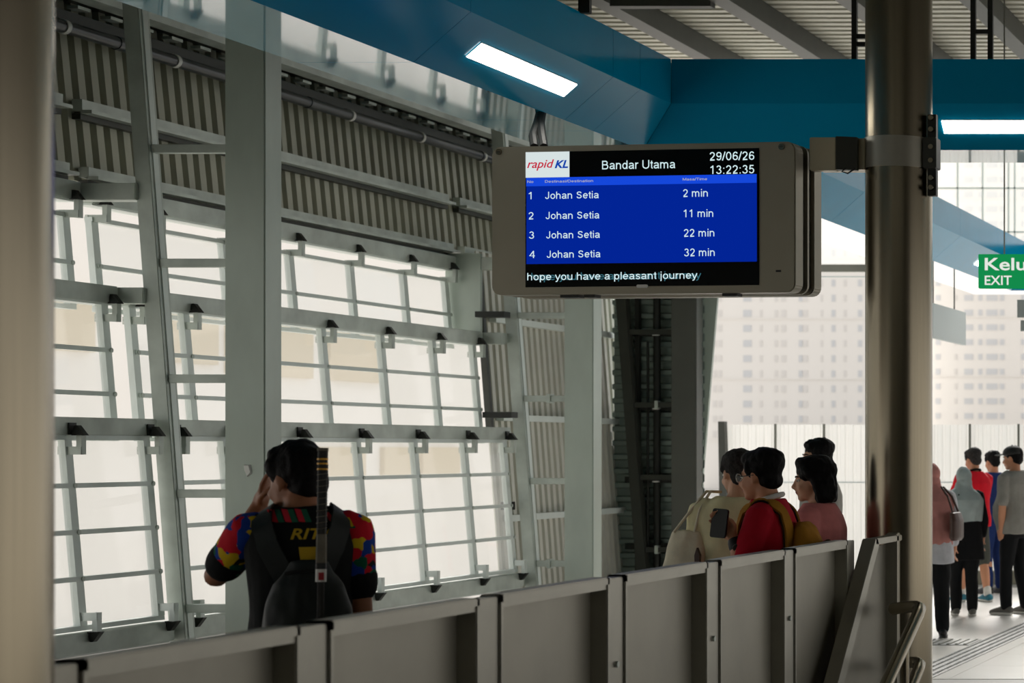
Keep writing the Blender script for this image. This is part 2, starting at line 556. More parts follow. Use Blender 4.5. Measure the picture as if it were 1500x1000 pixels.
# hangers that hold the blue bulkhead from the roof
def hanger(x0, x1, y, z0, label, rungs=()):
    h = root('bulkhead_hanger', (x0, y, z0), label, 'hanger', 'roof hangers of the blue bulkhead')
    for xx in (x0, x1):
        B(xx - .016, xx + .016, y - .016, y + .016, z0, ZR).build('upright', 'black_iron', h)
    for z in rungs:
        B(x0, x1, y - .012, y + .012, z - .014, z + .014).build('rung', 'black_iron', h)
hanger(-3.66, -3.56, 13.1, 4.085, 'dark twin-bar roof hanger just left of the round sign column', (4.27, 4.32, 4.75))
hanger(-2.9, -2.79, 13.1, 4.085, 'dark twin-bar roof hanger to the right of the round sign column', (4.35, 4.8))
hanger(-4.66, -4.63, 11.3, 4.085, 'dark roof hanger rising from the edge of the long blue bulkhead', ())

# ------------------------------------------------------------------ blue bulkheads
ZA, ZB, ZC = EYE + 2.41, EYE + 2.136, EYE + 1.889
XB, XC, XD = -4.668, -4.948, -5.516
TH = .012
main = root('long_blue_bulkhead', (-5.1, 9, ZC), 'glossy teal blue bulkhead running lengthwise under the roof', 'bulkhead')
B(XD + .02, XC, -2, 24.08, ZC + .02, ZA - .01).build('core', 'dark_steel', main)
B(XC - .02, XB - .02, -2, 24.08, ZB + .03, ZA - .01).build('core', 'dark_steel', main)
seams = [-2, -.5, 1.25, 3.0, 4.75, 6.5, 8.25, 10.0, 11.75, 12.155, 12.65]
G = .002
def main_panels(ys, end_mitre=False):
    for i in range(len(ys) - 1):
        a, b = ys[i] + G, ys[i + 1] - G
        m = end_mitre and i == len(ys) - 2
        bc = b + (.28 if m else 0)
        B(XB - TH, XB, a, b, ZB, ZA).build('side_panel', 'blue', main)
        q = [(XB, a, ZB), (XB, b, ZB), (XC, bc, ZC), (XC, a, ZC)]
        MB().hexa(q, [(x - TH * .6, y, z + TH) for x, y, z in q]).build('sloped_panel', 'blue', main)
        e = bc + (.57 if m else 0)
        q = [(XC - .001, a, ZC), (XC - .001, bc, ZC), (XD, e, ZC), (XD, a, ZC)]
        MB().hexa(q, [(x, y, z + TH) for x, y, z in q]).build('soffit_panel', 'blue_gloss', main)
        B(XD, XD + TH, a, b, ZC + TH, ZA).build('back_panel', 'blue', main)
main_panels(seams, True)
main_panels([13.5, 15.25, 17, 18.75, 20.5, 22.25, 24.1], True)

def cross(y, label):
    c = root('cross_blue_bulkhead', (-1, y + .4, ZC), label, 'bulkhead')
    xs = [XB, -3.3, -1.55, .2, 1.95, 3.7]
    B(XB + .02, 3.68, y + .3, y + .83, ZC + .02, ZA - .01).build('core', 'dark_steel', c)
    B(XB + .02, 3.68, y + .02, y + .3, ZB + .03, ZA - .01).build('core', 'dark_steel', c)
    for i in range(len(xs) - 1):
        a, b = xs[i] + G, xs[i + 1] - G
        B(a, b, y, y + TH, ZB, ZA).build('front_panel', 'blue', c)
        ac = a - .28 if i == 0 else a
        ad = a - .848 if i == 0 else a
        q = [(a, y, ZB), (b, y, ZB), (b, y + .28, ZC), (ac, y + .28, ZC)]
        MB().hexa(q, [(x, yy + TH * .6, z + TH) for x, yy, z in q]).build('sloped_panel', 'blue', c)
        q = [(ac, y + .281, ZC), (b, y + .281, ZC), (b, y + .848, ZC), (ad, y + .848, ZC)]
        MB().hexa(q, [(x, yy, z + TH) for x, yy, z in q]).build('soffit_panel', 'blue_gloss', c)
        B(a, b, y + .836, y + .848, ZC + TH, ZA).build('back_panel', 'blue', c)
cross(12.65, 'nearer teal blue bulkhead crossing above the round sign column')
cross(24.1, 'farther teal blue bulkhead crossing behind the green exit sign')

def slope_light(p0, p1, nrm, label):
    """recessed strip light on a sloped panel: p0,p1 centre line ends, nrm outward normal"""
    p0, p1, nrm = Vector(p0), Vector(p1), Vector(nrm).normalized()
    ax = (p1 - p0).normalized()
    w = ax.cross(nrm).normalized()
    L = root('strip_light', p0, label, 'light', 'bulkhead strip lights')
    def slab(h, d0, d1):
        q = [p0 - w * h + nrm * d0, p1 - w * h + nrm * d0, p1 + w * h + nrm * d0, p0 + w * h + nrm * d0]
        return MB().hexa(q, [v + nrm * (d1 - d0) for v in q])
    slab(.054, .001, .004).build('trim_frame', 'white_clip', L)
    slab(.05, .004, .008).build('diffuser', 'lamp', L)
n_main = (.66, 0, -.75)
slope_light((-4.805, 10.32, 3.695), (-4.805, 11.48, 3.695), n_main, 'glowing strip light on the long blue bulkhead above the departure display')
slope_light((-4.805, 21.9, 3.695), (-4.805, 23.1, 3.695), n_main, 'far glowing strip light on the long blue bulkhead beside the exit sign')
slope_light((-3.02, 12.787, 3.695), (-1.82, 12.787, 3.695), (0, -.66, -.75), 'glowing strip light on the cross bulkhead right of the round column')

# ------------------------------------------------------------------ left wall: columns, struts, glazing, sheeting
def strut_x(z):
    return -7.755 - .075 * (z - .53)
def lean_box(mb, xf, x0, x1, y0, y1, z0, z1):
    a = [(xf(z0) + x0, y0, z0), (xf(z0) + x1, y0, z0), (xf(z0) + x1, y1, z0), (xf(z0) + x0, y1, z0)]
    b = [(xf(z1) + x0, y0, z1), (xf(z1) + x1, y0, z1), (xf(z1) + x1, y1, z1), (xf(z1) + x0, y1, z1)]
    return mb.hexa(a, b)

cols = [(7.72, 'grey box-section wall column hidden nearest the camera', 'galv_col'),
        (12.7, 'large grey box-section wall column behind the man with the racket', 'galv_col'),
        (17.7, 'grey box-section wall column below the departure display', 'galv_col'),
        (20.2, 'dark grey box-section wall column beside the slatted end wall', 'dark_col')]
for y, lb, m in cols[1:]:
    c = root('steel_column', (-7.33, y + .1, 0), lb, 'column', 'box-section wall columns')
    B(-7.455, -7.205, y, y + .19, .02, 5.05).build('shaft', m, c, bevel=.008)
    B(-7.53, -7.13, y - .07, y + .26, 0, .02).build('base_plate', 'galv', c)
    if y < 13:
        MB().hexa([(-7.335, y - .002, 1.585), (-7.29, y - .002, 1.585), (-7.285, y - .002, 1.53), (-7.31, y - .002, 1.51), (-7.33, y - .002, 1.55)],
                  [(-7.33, y - .012, 1.58), (-7.3, y - .014, 1.58), (-7.29, y - .012, 1.54), (-7.31, y - .012, 1.515), (-7.325, y - .012, 1.55)]).build('torn_sticker', 'white_clip', c)
for y, nm in ((7.72, 0), (12.71, 'behind the man with the racket'), (17.72, 'below the departure display'), (20.2, 'beside the slatted end wall')):
    if not nm:
        continue
    s = root('wall_strut', (-7.75, y + .05, .25), 'leaning steel wall strut with short horizontal ties, ' + nm, 'strut', 'leaning wall struts')
    lean_box(MB(), strut_x, -.05, .05, y, y + .11, .25, 4.62).build('post', 'dark_steel' if y > 20 else 'galv', s, bevel=.004)  # last strut and its ties get a darker tone
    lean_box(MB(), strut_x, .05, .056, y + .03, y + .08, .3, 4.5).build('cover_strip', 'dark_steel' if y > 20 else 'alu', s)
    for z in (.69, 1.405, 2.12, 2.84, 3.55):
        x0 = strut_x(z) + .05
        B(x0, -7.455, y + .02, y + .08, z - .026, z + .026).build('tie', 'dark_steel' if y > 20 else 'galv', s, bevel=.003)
        if y > 15 and z in (.69, 2.12):
            B(-7.62, -7.59, y + .005, y + .095, z - .04, z + .04).build('clamp', 'galv', s)
    B(strut_x(.25) - .12, strut_x(.25) + .12, y - .05, y + .16, .23, .25).build('foot_plate', 'galv', s)

def row_x(r, z):
    return {'C': -7.89 - .085 * (z - 1.68), 'B': -8.14 - .085 * (z - 2.4), 'A': -8.37 - .085 * (z - 2.86)}[r]
rails = {'4': (-7.75, .50, .62), '3': (-7.86, 1.765, 1.868), '2': (-8.10, 2.58, 2.688), 'T': (-8.33, 3.22, 3.335)}
rows = {'C': [.66, .93, 1.2, 1.47, 1.735], 'B': [1.76, 2.02, 2.29, 2.585], 'A': [2.57, 2.83, 3.11]}

wl = root('wall_left', (-8, 14, 0), kind='structure', label='leaning steel side wall of rails, glazing and corrugated sheet')
B(-9.35, -7.55, -2, 20.6, 0, .23).build('plinth', 'concrete', wl)
bays = [(7.9, 12.62), (12.84, 17.52)]
for (a, b) in bays:
    for k, (xf, z0, z1) in rails.items():
        B(xf - .11, xf, a - .05, b + .06, z0, z1).build('rail', 'galv', wl, bevel=.006)
        B(xf - .13, xf - .02, a - .03, b + .04, z0 - .012, z0).build('rail_flange', 'alu', wl)
for ye in (12.6, 17.5):                          # stubs that tie the rails to the struts
    for k, (xf, z0, z1) in rails.items():
        xs = strut_x(z0) - .04
        if abs(xs - xf) > .03:
            B(min(xf - .1, xs), max(xf - .1, xs), ye + .08, ye + .2, z0 + .005, z1 - .005).build('stub', 'galv', wl, bevel=.004)

def bracket(par, x, y, zr, up):
    """x: mullion face, zr: rail edge height; up: bracket under a rail (+1) or above the bottom rail (-1)"""
    s = 1 if up else -1
    br = MB().box(x + .075, x + .105, y - .012, y + .03, min(zr - s * .115, zr), max(zr - s * .115, zr)).box(x - .03, x + .105, y - .018, y - .008, min(zr - s * .115, zr - s * .068), max(zr - s * .115, zr - s * .068)).build('bracket', 'alu' if not up else 'galv', par)
    g = [(x + .045, zr - s * .004), (x + .125, zr - s * .004), (x + .08, zr + s * .055), (x + .062, zr + s * .055)]
    mb = MB().hexa([(p, y - .012, q) for p, q in g], [(p, y + .025, q) for p, q in g])
    mb.box(x + .04, x + .046, y - .03, y + .035, min(zr, zr + s * .07), max(zr, zr + s * .07))
    mb.build('gusset', 'black_iron', br)
    for dz in (.079, .103):
        MB().tube([(x - .015, y - .018, zr - s * dz), (x - .015, y - .026, zr - s * dz)], .008, 8).build('bolt', 'white_clip', br)

wi = 0
for bi, (a, b) in enumerate(bays):
    if bi == 0:
        ms = [7.93, 8.58, 9.4, 10.22, 11.05, 11.87, 12.6]
    else:
        ms = [12.87, 13.43, 14.27, 15.1, 15.95, 16.78, 17.49]
    for r, zs in rows.items():
        wi += 1
        xf = lambda z, r=r: row_x(r, z)
        w = root('window_%d' % wi, (row_x(r, zs[0]), (a + b) / 2, zs[0]), kind='structure', label='glazed wall row of clear panes in a pale steel frame')
        for y in ms:
            lean_box(MB(), xf, -.02, .02, y - .032, y + .032, zs[0], zs[-1]).build('mullion', 'alu', w)
        lean_box(MB(), xf, -.025, .025, a, b, zs[-1], zs[-1] + .028).build('head_rail', 'alu', w)
        lean_box(MB(), xf, -.025, .025, a, b, zs[0] - .028, zs[0]).build('sill_rail', 'alu', w)
        for z in zs[1:-1]:
            lean_box(MB(), xf, .0, .03, a + .02, b - .02, z - .014, z + .014).build('transom', 'alu', w)
            for y in ms:
                MB().tube([(xf(z) + .028, y + .01, z), (xf(z) + .036, y + .01, z)], .015, 8).build('cap', 'galv', w)
        for i in range(len(ms) - 1):
            for k in range(len(zs) - 1):
                lean_box(MB(), xf, -.012, -.004, ms[i] + .031, ms[i + 1] - .031, zs[k] + .002, zs[k + 1] - .002).build('pane', 'glass', w)
        rk = {'C': '3', 'B': '2', 'A': 'T'}[r]
        for y in ms:
            if bi == 0 and y < 11:
                continue
            bracket(w, row_x(r, zs[-1]), y, rails[rk][1], True)
            if r == 'C':
                bracket(w, row_x(r, zs[0]), y, rails['4'][2], False)

# upper corrugated sheeting (ribs run up the lean) with purlins
def corr_x(z):
    return -8.46 - .1 * (z - 3.4)
def sheet(mb, y0, n, z0, z1, xf, pitch=.135, depth=.045):
    return corrugated(mb, n, lambda a, d: ((xf(z0) - d, y0 + a, z0), (xf(z1) - d, y0 + a, z1)), depth, pitch)
y = 7.0 - 14 * .945  # run begins far out of view, extended to cut light on the upper wall
while y < 20.3:
    sheet(MB(), y, 7, 3.36, 4.62, corr_x).build('upper_sheet', 'corr', wl)
    sheet(MB(), y, 7, 4.6, ZR, lambda z: -8.62).build('fascia_sheet', 'corr', wl)
    y += .945
for (a, b) in ((7.9, 12.66), (12.84, 17.66), (17.86, 20.2)):
    for z, h in ((3.385, .065), (3.80, .075)):
        xf = corr_x(z)
        MB().box(xf + .005, xf + .07, a, b, z, z + h).box(xf + .06, xf + .13, a, b, z - .014, z + .008).build('sheet_purlin', 'galv', wl)
        B(xf + .005, xf + .06, a, b, z - .05, z - .016).build('purlin_shade_strip', 'dark_steel', wl)  # solid dark strip standing in for the shade under the purlin
B(-8.62, -8.5, 7, 20.4, 4.30, 4.42).build('eaves_beam', 'dark_steel', wl)
B(-8.42, -8.28, 7, 20.4, 4.47, 4.55).build('gutter_edge', 'galv', wl)
B(-8.6, -8.44, 7, 20.4, 4.5, 4.62).build('gutter', 'dark_steel', wl)
for i in range(34):
    yy = 9.6 + i * .32
    B(-8.5, -8.43, yy, yy + .12, 4.435, 4.455).build('gutter_clip', 'galv', wl)
B(-8.45, -8.3, 12.8, 20.4, 4.62, 4.66).build('eaves_plate', 'corr', wl)

pp = root('drain_pipe', (-8.42, 7, 4.29), 'dark drain pipe with white clips along the top of the corrugated wall', 'pipe')
MB().tube([(-8.42, 7, 4.29), (-8.42, 20.3, 4.29)], .04, 16).build('pipe', 'pvc', pp, smooth=True)
for i in range(9):
    yy = 12.63 + i * 1.12
    MB().tube([(-8.42, yy, 4.29), (-8.42, yy + .035, 4.29)], .046, 16).build('clip', 'white_clip', pp, smooth=True)
for yy in (12.45, 13.15, 15.4, 18.2):
    MB().tube([(-8.42, yy, 4.29), (-8.42, yy + .12, 4.29)], .045, 16).build('coupling', 'pvc', pp, smooth=True)

# sheeted bay after the glazing
def corr2_x(z):
    return -8.02 - .075 * (z - .6)
y = 17.72
while y < 20.8:
    sheet(MB(), y, 7, .23, 3.4, corr2_x, pitch=.12, depth=.04).build('side_sheet', 'corr_light', wl)
    y += .84
for z in (1.05, 1.93, 2.79):
    xf = corr2_x(z)
    B(xf + .004, xf + .07, 17.86, 21.0, z, z + .055).build('side_purlin', 'alu', wl)
lean_box(MB(), corr2_x, .0, .05, 17.66, 17.71, 1.75, 3.3).build('edge_trim', 'dark_steel', wl)
for z in (1.93, 2.79):
    B(corr2_x(z) + .05, corr2_x(z) + .3, 17.5, 17.62, z + .02, z + .07).build('edge_stub', 'black_iron', wl)
B(-8.42, -8.12, 17.57, 17.61, 2.69, 3.36).build('infill_plate', 'galv_col', wl)
MB().tube([(strut_x(.62) - .1, 17.62, .62), (strut_x(1.76) - .1, 17.62, 1.76)], .03, 10).build('down_pipe', 'alu', wl, smooth=True)
B(strut_x(1.2) - .14, strut_x(1.2) - .06, 17.57, 17.67, 1.16, 1.23).build('pipe_clip', 'black_iron', wl)

# slatted end wall across the platform end, horizontal ribs
ew = root('wall_end', (-7.6, 20.5, 0), kind='structure', label='dark horizontally ribbed end wall')
z = .1
for i in range(4):
    corrugated(MB(), 8, lambda a, d: ((-8.1, 20.42 - d, z + a), (-7.2, 20.42 - d, z + a)), .05, .14).build('ribbed_sheet', 'corr_dark', ew)
    z += 1.12
MB().tube([(-7.63, 20.3, 0), (-7.63, 20.3, 4.5)], .035, 12).build('down_pipe', 'black_iron', ew, smooth=True)
MB().tube([(-7.72, 20.3, 0), (-7.72, 20.3, 2.75)], .014, 8).build('conduit', 'black_iron', ew)
for z in (.72, 1.38, 2.1, 2.83):
    B(-7.95, -7.46, 20.3, 20.36, z - .03, z + .03).build('slat_rail', 'black_iron', ew)
    B(-7.66, -7.6, 20.255, 20.33, z - .025, z - .012).build('pipe_strap', 'white_clip', ew)
B(-7.85, -7.81, 20.3, 20.36, 0, 4.5).build('slat_post', 'black_iron', ew)
fq = [(-7.3, .0), (-7.24, .0), (-7.236, 1.4), (-6.97, 4.6), (-7.3, 4.6)]
MB().hexa([(a, 20.46, b) for a, b in fq], [(a, 20.5, b) for a, b in fq]).build('edge_flashing', 'galv_col', ew)

# ------------------------------------------------------------------ far end: gable glazing, barrier, outside buildings
gw = root('window_7', (-3, 26.2, 3.95), kind='structure', label='far gable glazing above the platform end')
B(-8.3, 5, 26.15, 26.25, 3.95, 4.04).build('sill_beam', 'purlin', gw)
B(-8.3, 5, 26.18, 26.22, 3.88, 3.895).build('lower_rail', 'clear_sign', gw)
for z in (4.46, 5.02, 5.6):
    B(-8.3, 5, 26.18, 26.21, z - .01, z + .01).build('transom', 'alu', gw)
xs = [-8.2, -7.1, -6.0, -5.68, -5.35, -5.27, -4.2, -3.1, -2, -.9, .2, 1.3, 2.4, 3.5, 4.6]
for xx in xs:
    B(xx - .01, xx + .01, 26.18, 26.22, 4.04, 5.86).build('mullion', 'alu', gw)
for i in range(len(xs) - 1):
    for z0, z1 in ((4.05, 4.45), (4.47, 5.01), (5.03, 5.59)):
        B(xs[i] + .012, xs[i + 1] - .012, 26.195, 26.203, z0, z1).build('pane', 'glass', gw)

for i in range(14):
    sheet(MB(), -6.2 + i * .945, 7, 1.9, 3.4, lambda z: -8.3 - .1 * (z - 1.9)).build('light_block_sheet', 'corr', wl)  # unseen infill added to keep side light off the upper columns
sk = root('ceiling_skylight', (-2, 24.3, ZR), kind='structure', label='glazed skylight strip at the platform end')
for i in range(14):
    x0 = -8.9 + i * 1.13
    B(x0 + .015, x0 + 1.115, 22.45, 26.2, ZR - .01, ZR).build('pane', 'glass', sk)
    B(x0 - .015, x0 + .015, 22.4, 26.25, ZR - .05, ZR).build('glazing_bar', 'alu', sk)
wr = root('wall_block_right', (7, 1, 0), kind='structure', label='unseen side wall added to block light from the right')
for i in range(34):
    B(7.0, 7.08, -8 + i * 1.0, -7.01 + i * 1.0, 0 if i < 11 else 3.2, ZR).build('panel', 'purlin', wr)  # out of view: full panels, then headers, added to cut light from the right
wk = root('wall_block_back', (0, -8.1, 0), kind='structure', label='unseen rear wall added to block light from behind')
for i in range(16):
    B(-9 + i * 1.0, -8.01 + i * 1.0, -8.1, -8.02, 0, ZR).build('panel', 'purlin', wk)  # out of view, added to darken surfaces that face the rear
ba = root('platform_barrier', (-4, 25.7, 0), 'white ribbed barrier screen with thin posts closing the platform end', 'barrier')
xx = -8.78
i = 0
while xx < 3:
    w = .61
    corrugated(MB(), 6, lambda a, d: ((xx + a, 25.72 + d, .16), (xx + a, 25.72 + d, 1.99)), .015, w / 6.1).build('screen_panel', 'poly', ba)
    if i == 0:
        MB().hexa([(xx - .05, 25.6, .1), (xx + .06, 25.6, .1), (xx + .06, 25.7, .1), (xx - .05, 25.7, .1)],
                  [(xx - .08, 25.6, 2.03), (xx + .0, 25.6, 2.03), (xx + .0, 25.7, 2.03), (xx - .08, 25.7, 2.03)]).build('end_post', 'dark_steel', ba)
    else:
        B(xx - .012, xx + .012, 25.67, 25.7, .1, 2.0).build('post', 'purlin', ba)
    xx += w
    i += 1
B(-8.8, 3, 25.68, 25.71, 1.26, 1.275).build('mid_rail', 'clear_sign', ba)
B(-8.85, 3, 25.55, 25.95, 0, .16).build('kerb', 'kerb', ba)

def tower(x0, x1, y, ztop, cols_, label, dz, zref, name='apartment_tower'):
    t = root(name, ((x0 + x1) / 2, y, -6), label, 'building', 'pale towers beyond the platform')
    B(x0, x1, y, y + 18, -6, ztop).build('facade', 'facade', t)
    protos = {}
    z = zref
    while z < ztop - 3:
        for (cx, w, h, m) in cols_:
            key = (w, h, m)
            if key not in protos:
                protos[key] = MB().box(-w / 2, w / 2, -.12, .1, 0, h).build('window_pane', m, t, local=True)
                o = protos[key]
            else:
                o = protos[key].copy()
                C.objects.link(o)
            o.location = Vector((cx, y, z)) - t.location
        z += dz
    zz = zref - .5
    while zz < ztop - 2:
        B(x0 - .2, x1 + .2, y - .25, y, zz, zz + .25).build('floor_band', 'facade', t)
        zz += dz * 4
Y = 400.0
def UX(u):
    return (u - 2090) / 3000 * Y
c1 = [(UX(u), w, 1.3, m) for u, w, m in ((1047, .7, 'fwin2'), (1055, .7, 'fwin2'), (1092, .8, 'fwin'), (1098, .8, 'fwin'), (1115, .5, 'fwin2'), (1137, .6, 'fwin2'),
      (1148, .9, 'fwin2'), (1173, .7, 'fwin'), (1180, .9, 'fwin2'), (1204, .4, 'fwin2'), (1221, .7, 'fwin'), (1238, .5, 'fwin2'), (1260, .8, 'fwin'))]
tower(UX(1030), UX(1290), Y, 68, c1, 'pale apartment tower with a grid of small windows seen left of the round column', 2.95, 4.0)
Y = 430.0
c2 = [(UX(u), w, 1.2, m) for u, w, m in ((1340, .9, 'fwin'), (1374, 1.0, 'fwin'), (1400, .6, 'fwin2'), (1419, 1.8, 'fwin'), (1436, .8, 'fwin'), (1453, 2.3, 'fwin'), (1468, .9, 'fwin'), (1500, 1.2, 'fwin'), (1530, 1.2, 'fwin2'))]
tower(UX(1320), UX(1580), Y, 72, c2, 'pale apartment tower with wider windows seen right of the round column', 3.1, 5.0)

wh = root('pale_warehouse', (-34, 66, -6), 'low pale building with tan wall panels seen through the side glazing', 'building')
B(-45, -32, 30, 80, -6, 9.5).build('walls', 'facade', wh)
for (y0, y1, z0, z1) in ((54.5, 58.6, 3.7, 5.2), (59.5, 62.5, 3.7, 5.2), (58.5, 61.5, .9, 1.75), (62.6, 64.4, .9, 1.75), (65, 67.5, .9, 1.75), (52, 54, 3.9, 5.2), (40, 44, 1, 2.2), (46, 49, 4, 5.4)):
    B(-32, -31.85, y0, y1, z0, z1).build('wall_panel', 'tan', wh)

# ------------------------------------------------------------------ round columns
def round_column(y, label, collar):
    c = root('round_column', (-2.75, y, 0), label, 'column', 'round stainless columns')
    n = 48
    def cyl(r, z0, z1):
        return MB().tube([(-2.75, y, z0), (-2.75, y, z1)], r, n)
    cyl(.17, 0, ZR).build('shaft', 'stainless', c, smooth=True)
    cyl(.2, 0, .02).build('base_ring', 'stainless_dark', c, smooth=True)
    return c
round_column(3.8, 'thick stainless column filling the left edge of the view', False)
rc = round_column(10.67, 'round stainless column that carries the departure display', True)
cl = root('column_clamp', (-2.75, 10.67, 3.12), 'steel clamp collar and bolted plates around the sign column', 'clamp')
MB().tube([(-2.75, 10.67, 3.135), (-2.75, 10.67, 3.292)], .176, 48).build('collar', 'stainless_dark', cl, smooth=True)
B(-2.58, -2.535, 10.58, 10.62, 2.99, 3.41).build('flange_plate', 'black_iron', cl)
B(-2.6, -2.53, 10.56, 10.66, 3.13, 3.29).build('clamp_block', 'dark_steel', cl, bevel=.004)
for z in (3.03, 3.08, 3.17, 3.24, 3.33, 3.39):
    MB().tube([(-2.557, 10.58, z), (-2.557, 10.55, z)], .013, 10).build('bolt', 'stainless', cl)

# ------------------------------------------------------------------ departure display
DS = root('departure_display', (-4.850, 10.62, 2.48), 'grey hanging departure display showing train times on a blue screen', 'display', rz=-math.atan2(.19, 1.634), world=False)
W_, H_ = 1.645, .768
def rbox(x0, x1, z0, z1, y0, y1, r, seg=5):
    pts = []
    for (cx, cz, a0) in ((x1 - r, z1 - r, 0), (x0 + r, z1 - r, 90), (x0 + r, z0 + r, 180), (x1 - r, z0 + r, 270)):
        for k in range(seg + 1):
            a = R(a0 + 90 * k / seg)
            pts.append((cx + r * math.cos(a), cz + r * math.sin(a)))
    return MB().hexa([(p, y0, q) for p, q in pts], [(p, y1, q) for p, q in pts])
hs = rbox(0, W_, 0, H_, 0, .1, .045).build('front_housing', 'housing', DS, bevel=.006)
rbox(.03, W_ - .02, .02, H_ - .02, .1, .15, .03).build('seal', 'rubber', DS)
rbox(.0, W_, 0, H_, .15, .17, .045).build('mid_rim', 'housing', DS)
rbox(.03, W_ - .02, .02, H_ - .02, .17, .23, .03).build('seal', 'rubber', DS)
rbox(0, W_, 0, H_, .23, .33, .045).build('rear_housing', 'housing', DS, bevel=.006)
for (x0, x1) in ((.36, .46), (.49, .55), (1.24, 1.32)):
    B(x0, x1, .03, .09, -.014, 0).build('vent_tab', 'rubber', DS)
sc = B(.189, 1.453, -.004, .01, .038, .737).build('screen', 'lcd_black', DS)
B(.195, 1.442, -.0052, -.004, .158, .560).build('timetable_field', 'lcd_blue', sc)
B(.194, 1.441, -.0054, -.004, .5601, .604).build('heading_stripe', 'lcd_stripe', sc)
B(.191, .43, -.0054, -.004, .6045, .7365).build('logo_field', 'lcd_white', sc)
yt = -.0062
text(sc, 'logo_lettering', 'rapid', .200, .347, .640, .697, 'logo_red', yt, shear=.3, bold=.008)
text(sc, 'logo_lettering', 'KL', .351, .424, .651, .692, 'logo_blue', yt, shear=.3, bold=.03)
sans(sc, 'title_lettering', 'Bandar Utama', .608, 1.005, .641, .044, 'lcd_text', yt)
sans(sc, 'date_lettering', '29/06/26', 1.19, 1.43, .677, .043, 'lcd_text', yt)
sans(sc, 'clock_lettering', '13:22:35', 1.19, 1.43, .608, .043, 'lcd_text', yt)
sans(sc, 'heading_lettering', 'No', .200, .234, .577, .013, 'lcd_tan', yt, .16)
sans(sc, 'heading_lettering', 'Destinasi/Destination', .297, .561, .577, .013, 'lcd_tan', yt, .16)
sans(sc, 'heading_lettering', 'Masa/Time', 1.045, 1.177, .577, .013, 'lcd_tan', yt, .16)
for i, (n, t, w0, w1, z) in enumerate((('1', '2 min', 1.047, 1.182, .493), ('2', '11 min', 1.047, 1.211, .389), ('3', '22 min', 1.051, 1.217, .289), ('4', '32 min', 1.053, 1.219, .189))):
    dx = i * .003
    sans(sc, 'row_number', n, .204 + dx, .233 + dx, z, .037, 'lcd_text', yt)
    sans(sc, 'destination_lettering', 'Johan Setia', .299 + dx, .591 + dx, z, .037, 'lcd_text', yt)
    sans(sc, 'minutes_lettering', t, w0, w1, z, .039, 'lcd_text', yt)
sans(sc, 'ticker_ghost', 'hope you have a pleasant journey', .222, 1.142, .074, .038, 'lcd_ghost', -.0058)
sans(sc, 'ticker_lettering', 'hope you have a pleasant journey', .2, 1.122, .074, .038, 'lcd_text', yt)
rbox(.797, .857, .03, .046, -.009, -.003, .007).build('sensor_tab', 'white_clip', DS)
B(1.542, 1.569, -.002, .002, .104, .114).build('indicator_slot', 'rubber', DS)
for x_ in (.042, 1.573):
    s_ = MB().tube([(x_, .001, .741), (x_, -.007, .741)], .016, 16).build('screw', 'stainless', DS)
    B(x_ - .009, x_ + .009, -.0085, -.006, .739, .743).build('slot', 'rubber', s_)
arm = root('display_arm', (-3.1, 10.6, 3.1), 'boxy steel arm joining the departure display to the round column', 'bracket')
B(-3.15, -2.9, 10.57, 10.7, 3.125, 3.285).build('arm_box', 'arm_tan', arm, bevel=.004)
B(-3.165, -3.03, 10.5, 10.56, 3.11, 3.28).build('arm_cover', 'arm_tan', arm, bevel=.004)
MB().hexa([(-3.03, 10.5, 3.115), (-2.93, 10.53, 3.115), (-2.93, 10.56, 3.115), (-3.03, 10.56, 3.115)],
          [(-3.03, 10.5, 3.285), (-2.93, 10.53, 3.285), (-2.93, 10.56, 3.285), (-3.03, 10.56, 3.285)]).build('arm_tail', 'dark_steel', arm)
MB().tube([(-2.97, 10.48, 3.12), (-2.99, 10.47, 3.1), (-2.96, 10.47, 3.09), (-2.93, 10.5, 3.12)], .004, 6).build('cable_tie', 'rubber', arm)
cb = root('black_cable_loop', (-4.62, 11.3, 3.26), 'black cable pair dropping from the blue bulkhead to the display', 'cable')
for dx in (-.025, .025):
    MB().tube([(-4.975 + dx * .3, 11.5, 3.565), (-4.96 + dx * .4, 11.44, 3.5), (-4.82 + dx, 11.1, 3.38), (-4.68 + dx, 10.8, 3.272)], .022, 8).build('cable', 'rubber', cb, smooth=True)

# ------------------------------------------------------------------ hanging signs
ex = root('exit_sign', (-2.9, 15.0, 2.86), 'green illuminated exit sign with white lettering hung at the right edge', 'sign')
B(-3.285, -2.5, 15.0, 15.06, 2.86, 3.11).build('light_box', 'green', ex, bevel=.003)
text(ex, 'lettering', 'Keluar', -3.237, -2.78, 2.99, 3.082, 'exit_white', 14.998, bold=.016).location = -ex.location
text(ex, 'lettering', 'EXIT', -3.237, -3.04, 2.884, 2.952, 'exit_white', 14.998, bold=.012).location = -ex.location
for xx in (-3.1, -2.65):
    MB().tube([(xx, 15.03, 3.11), (xx, 15.03, 5.75)], .006, 6).build('suspension_rod', 'stainless_dark', ex)
hb = root('hanging_board', (-5.1, 22, 2.83), 'pale grey board hung on two wires beyond the round column', 'sign')
B(-5.13, -5.09, 21.1, 22.62, 2.83, 3.19).build('board', 'clear_sign', hb)
for yy in (21.2, 22.15):
    MB().tube([(-5.11, yy, 3.19), (-5.11, yy, ZC)], .008, 6).build('wire', 'dark_steel', hb)
hb2 = root('stepped_board', (-3.4, 18, 2.7), 'stepped pale blue boards hung near the right edge below the exit sign', 'sign')
B(-3.60, -3.2, 18, 18.04, 2.84, 2.995).build('board', 'clear_sign', hb2)
B(-3.57, -3.2, 18.0, 18.04, 2.72, 2.815).build('board', 'clear_sign', hb2)
MB().tube([(-3.3, 18.02, 2.9), (-3.3, 18.02, 5.8)], .008, 6).build('wire', 'dark_steel', hb2)

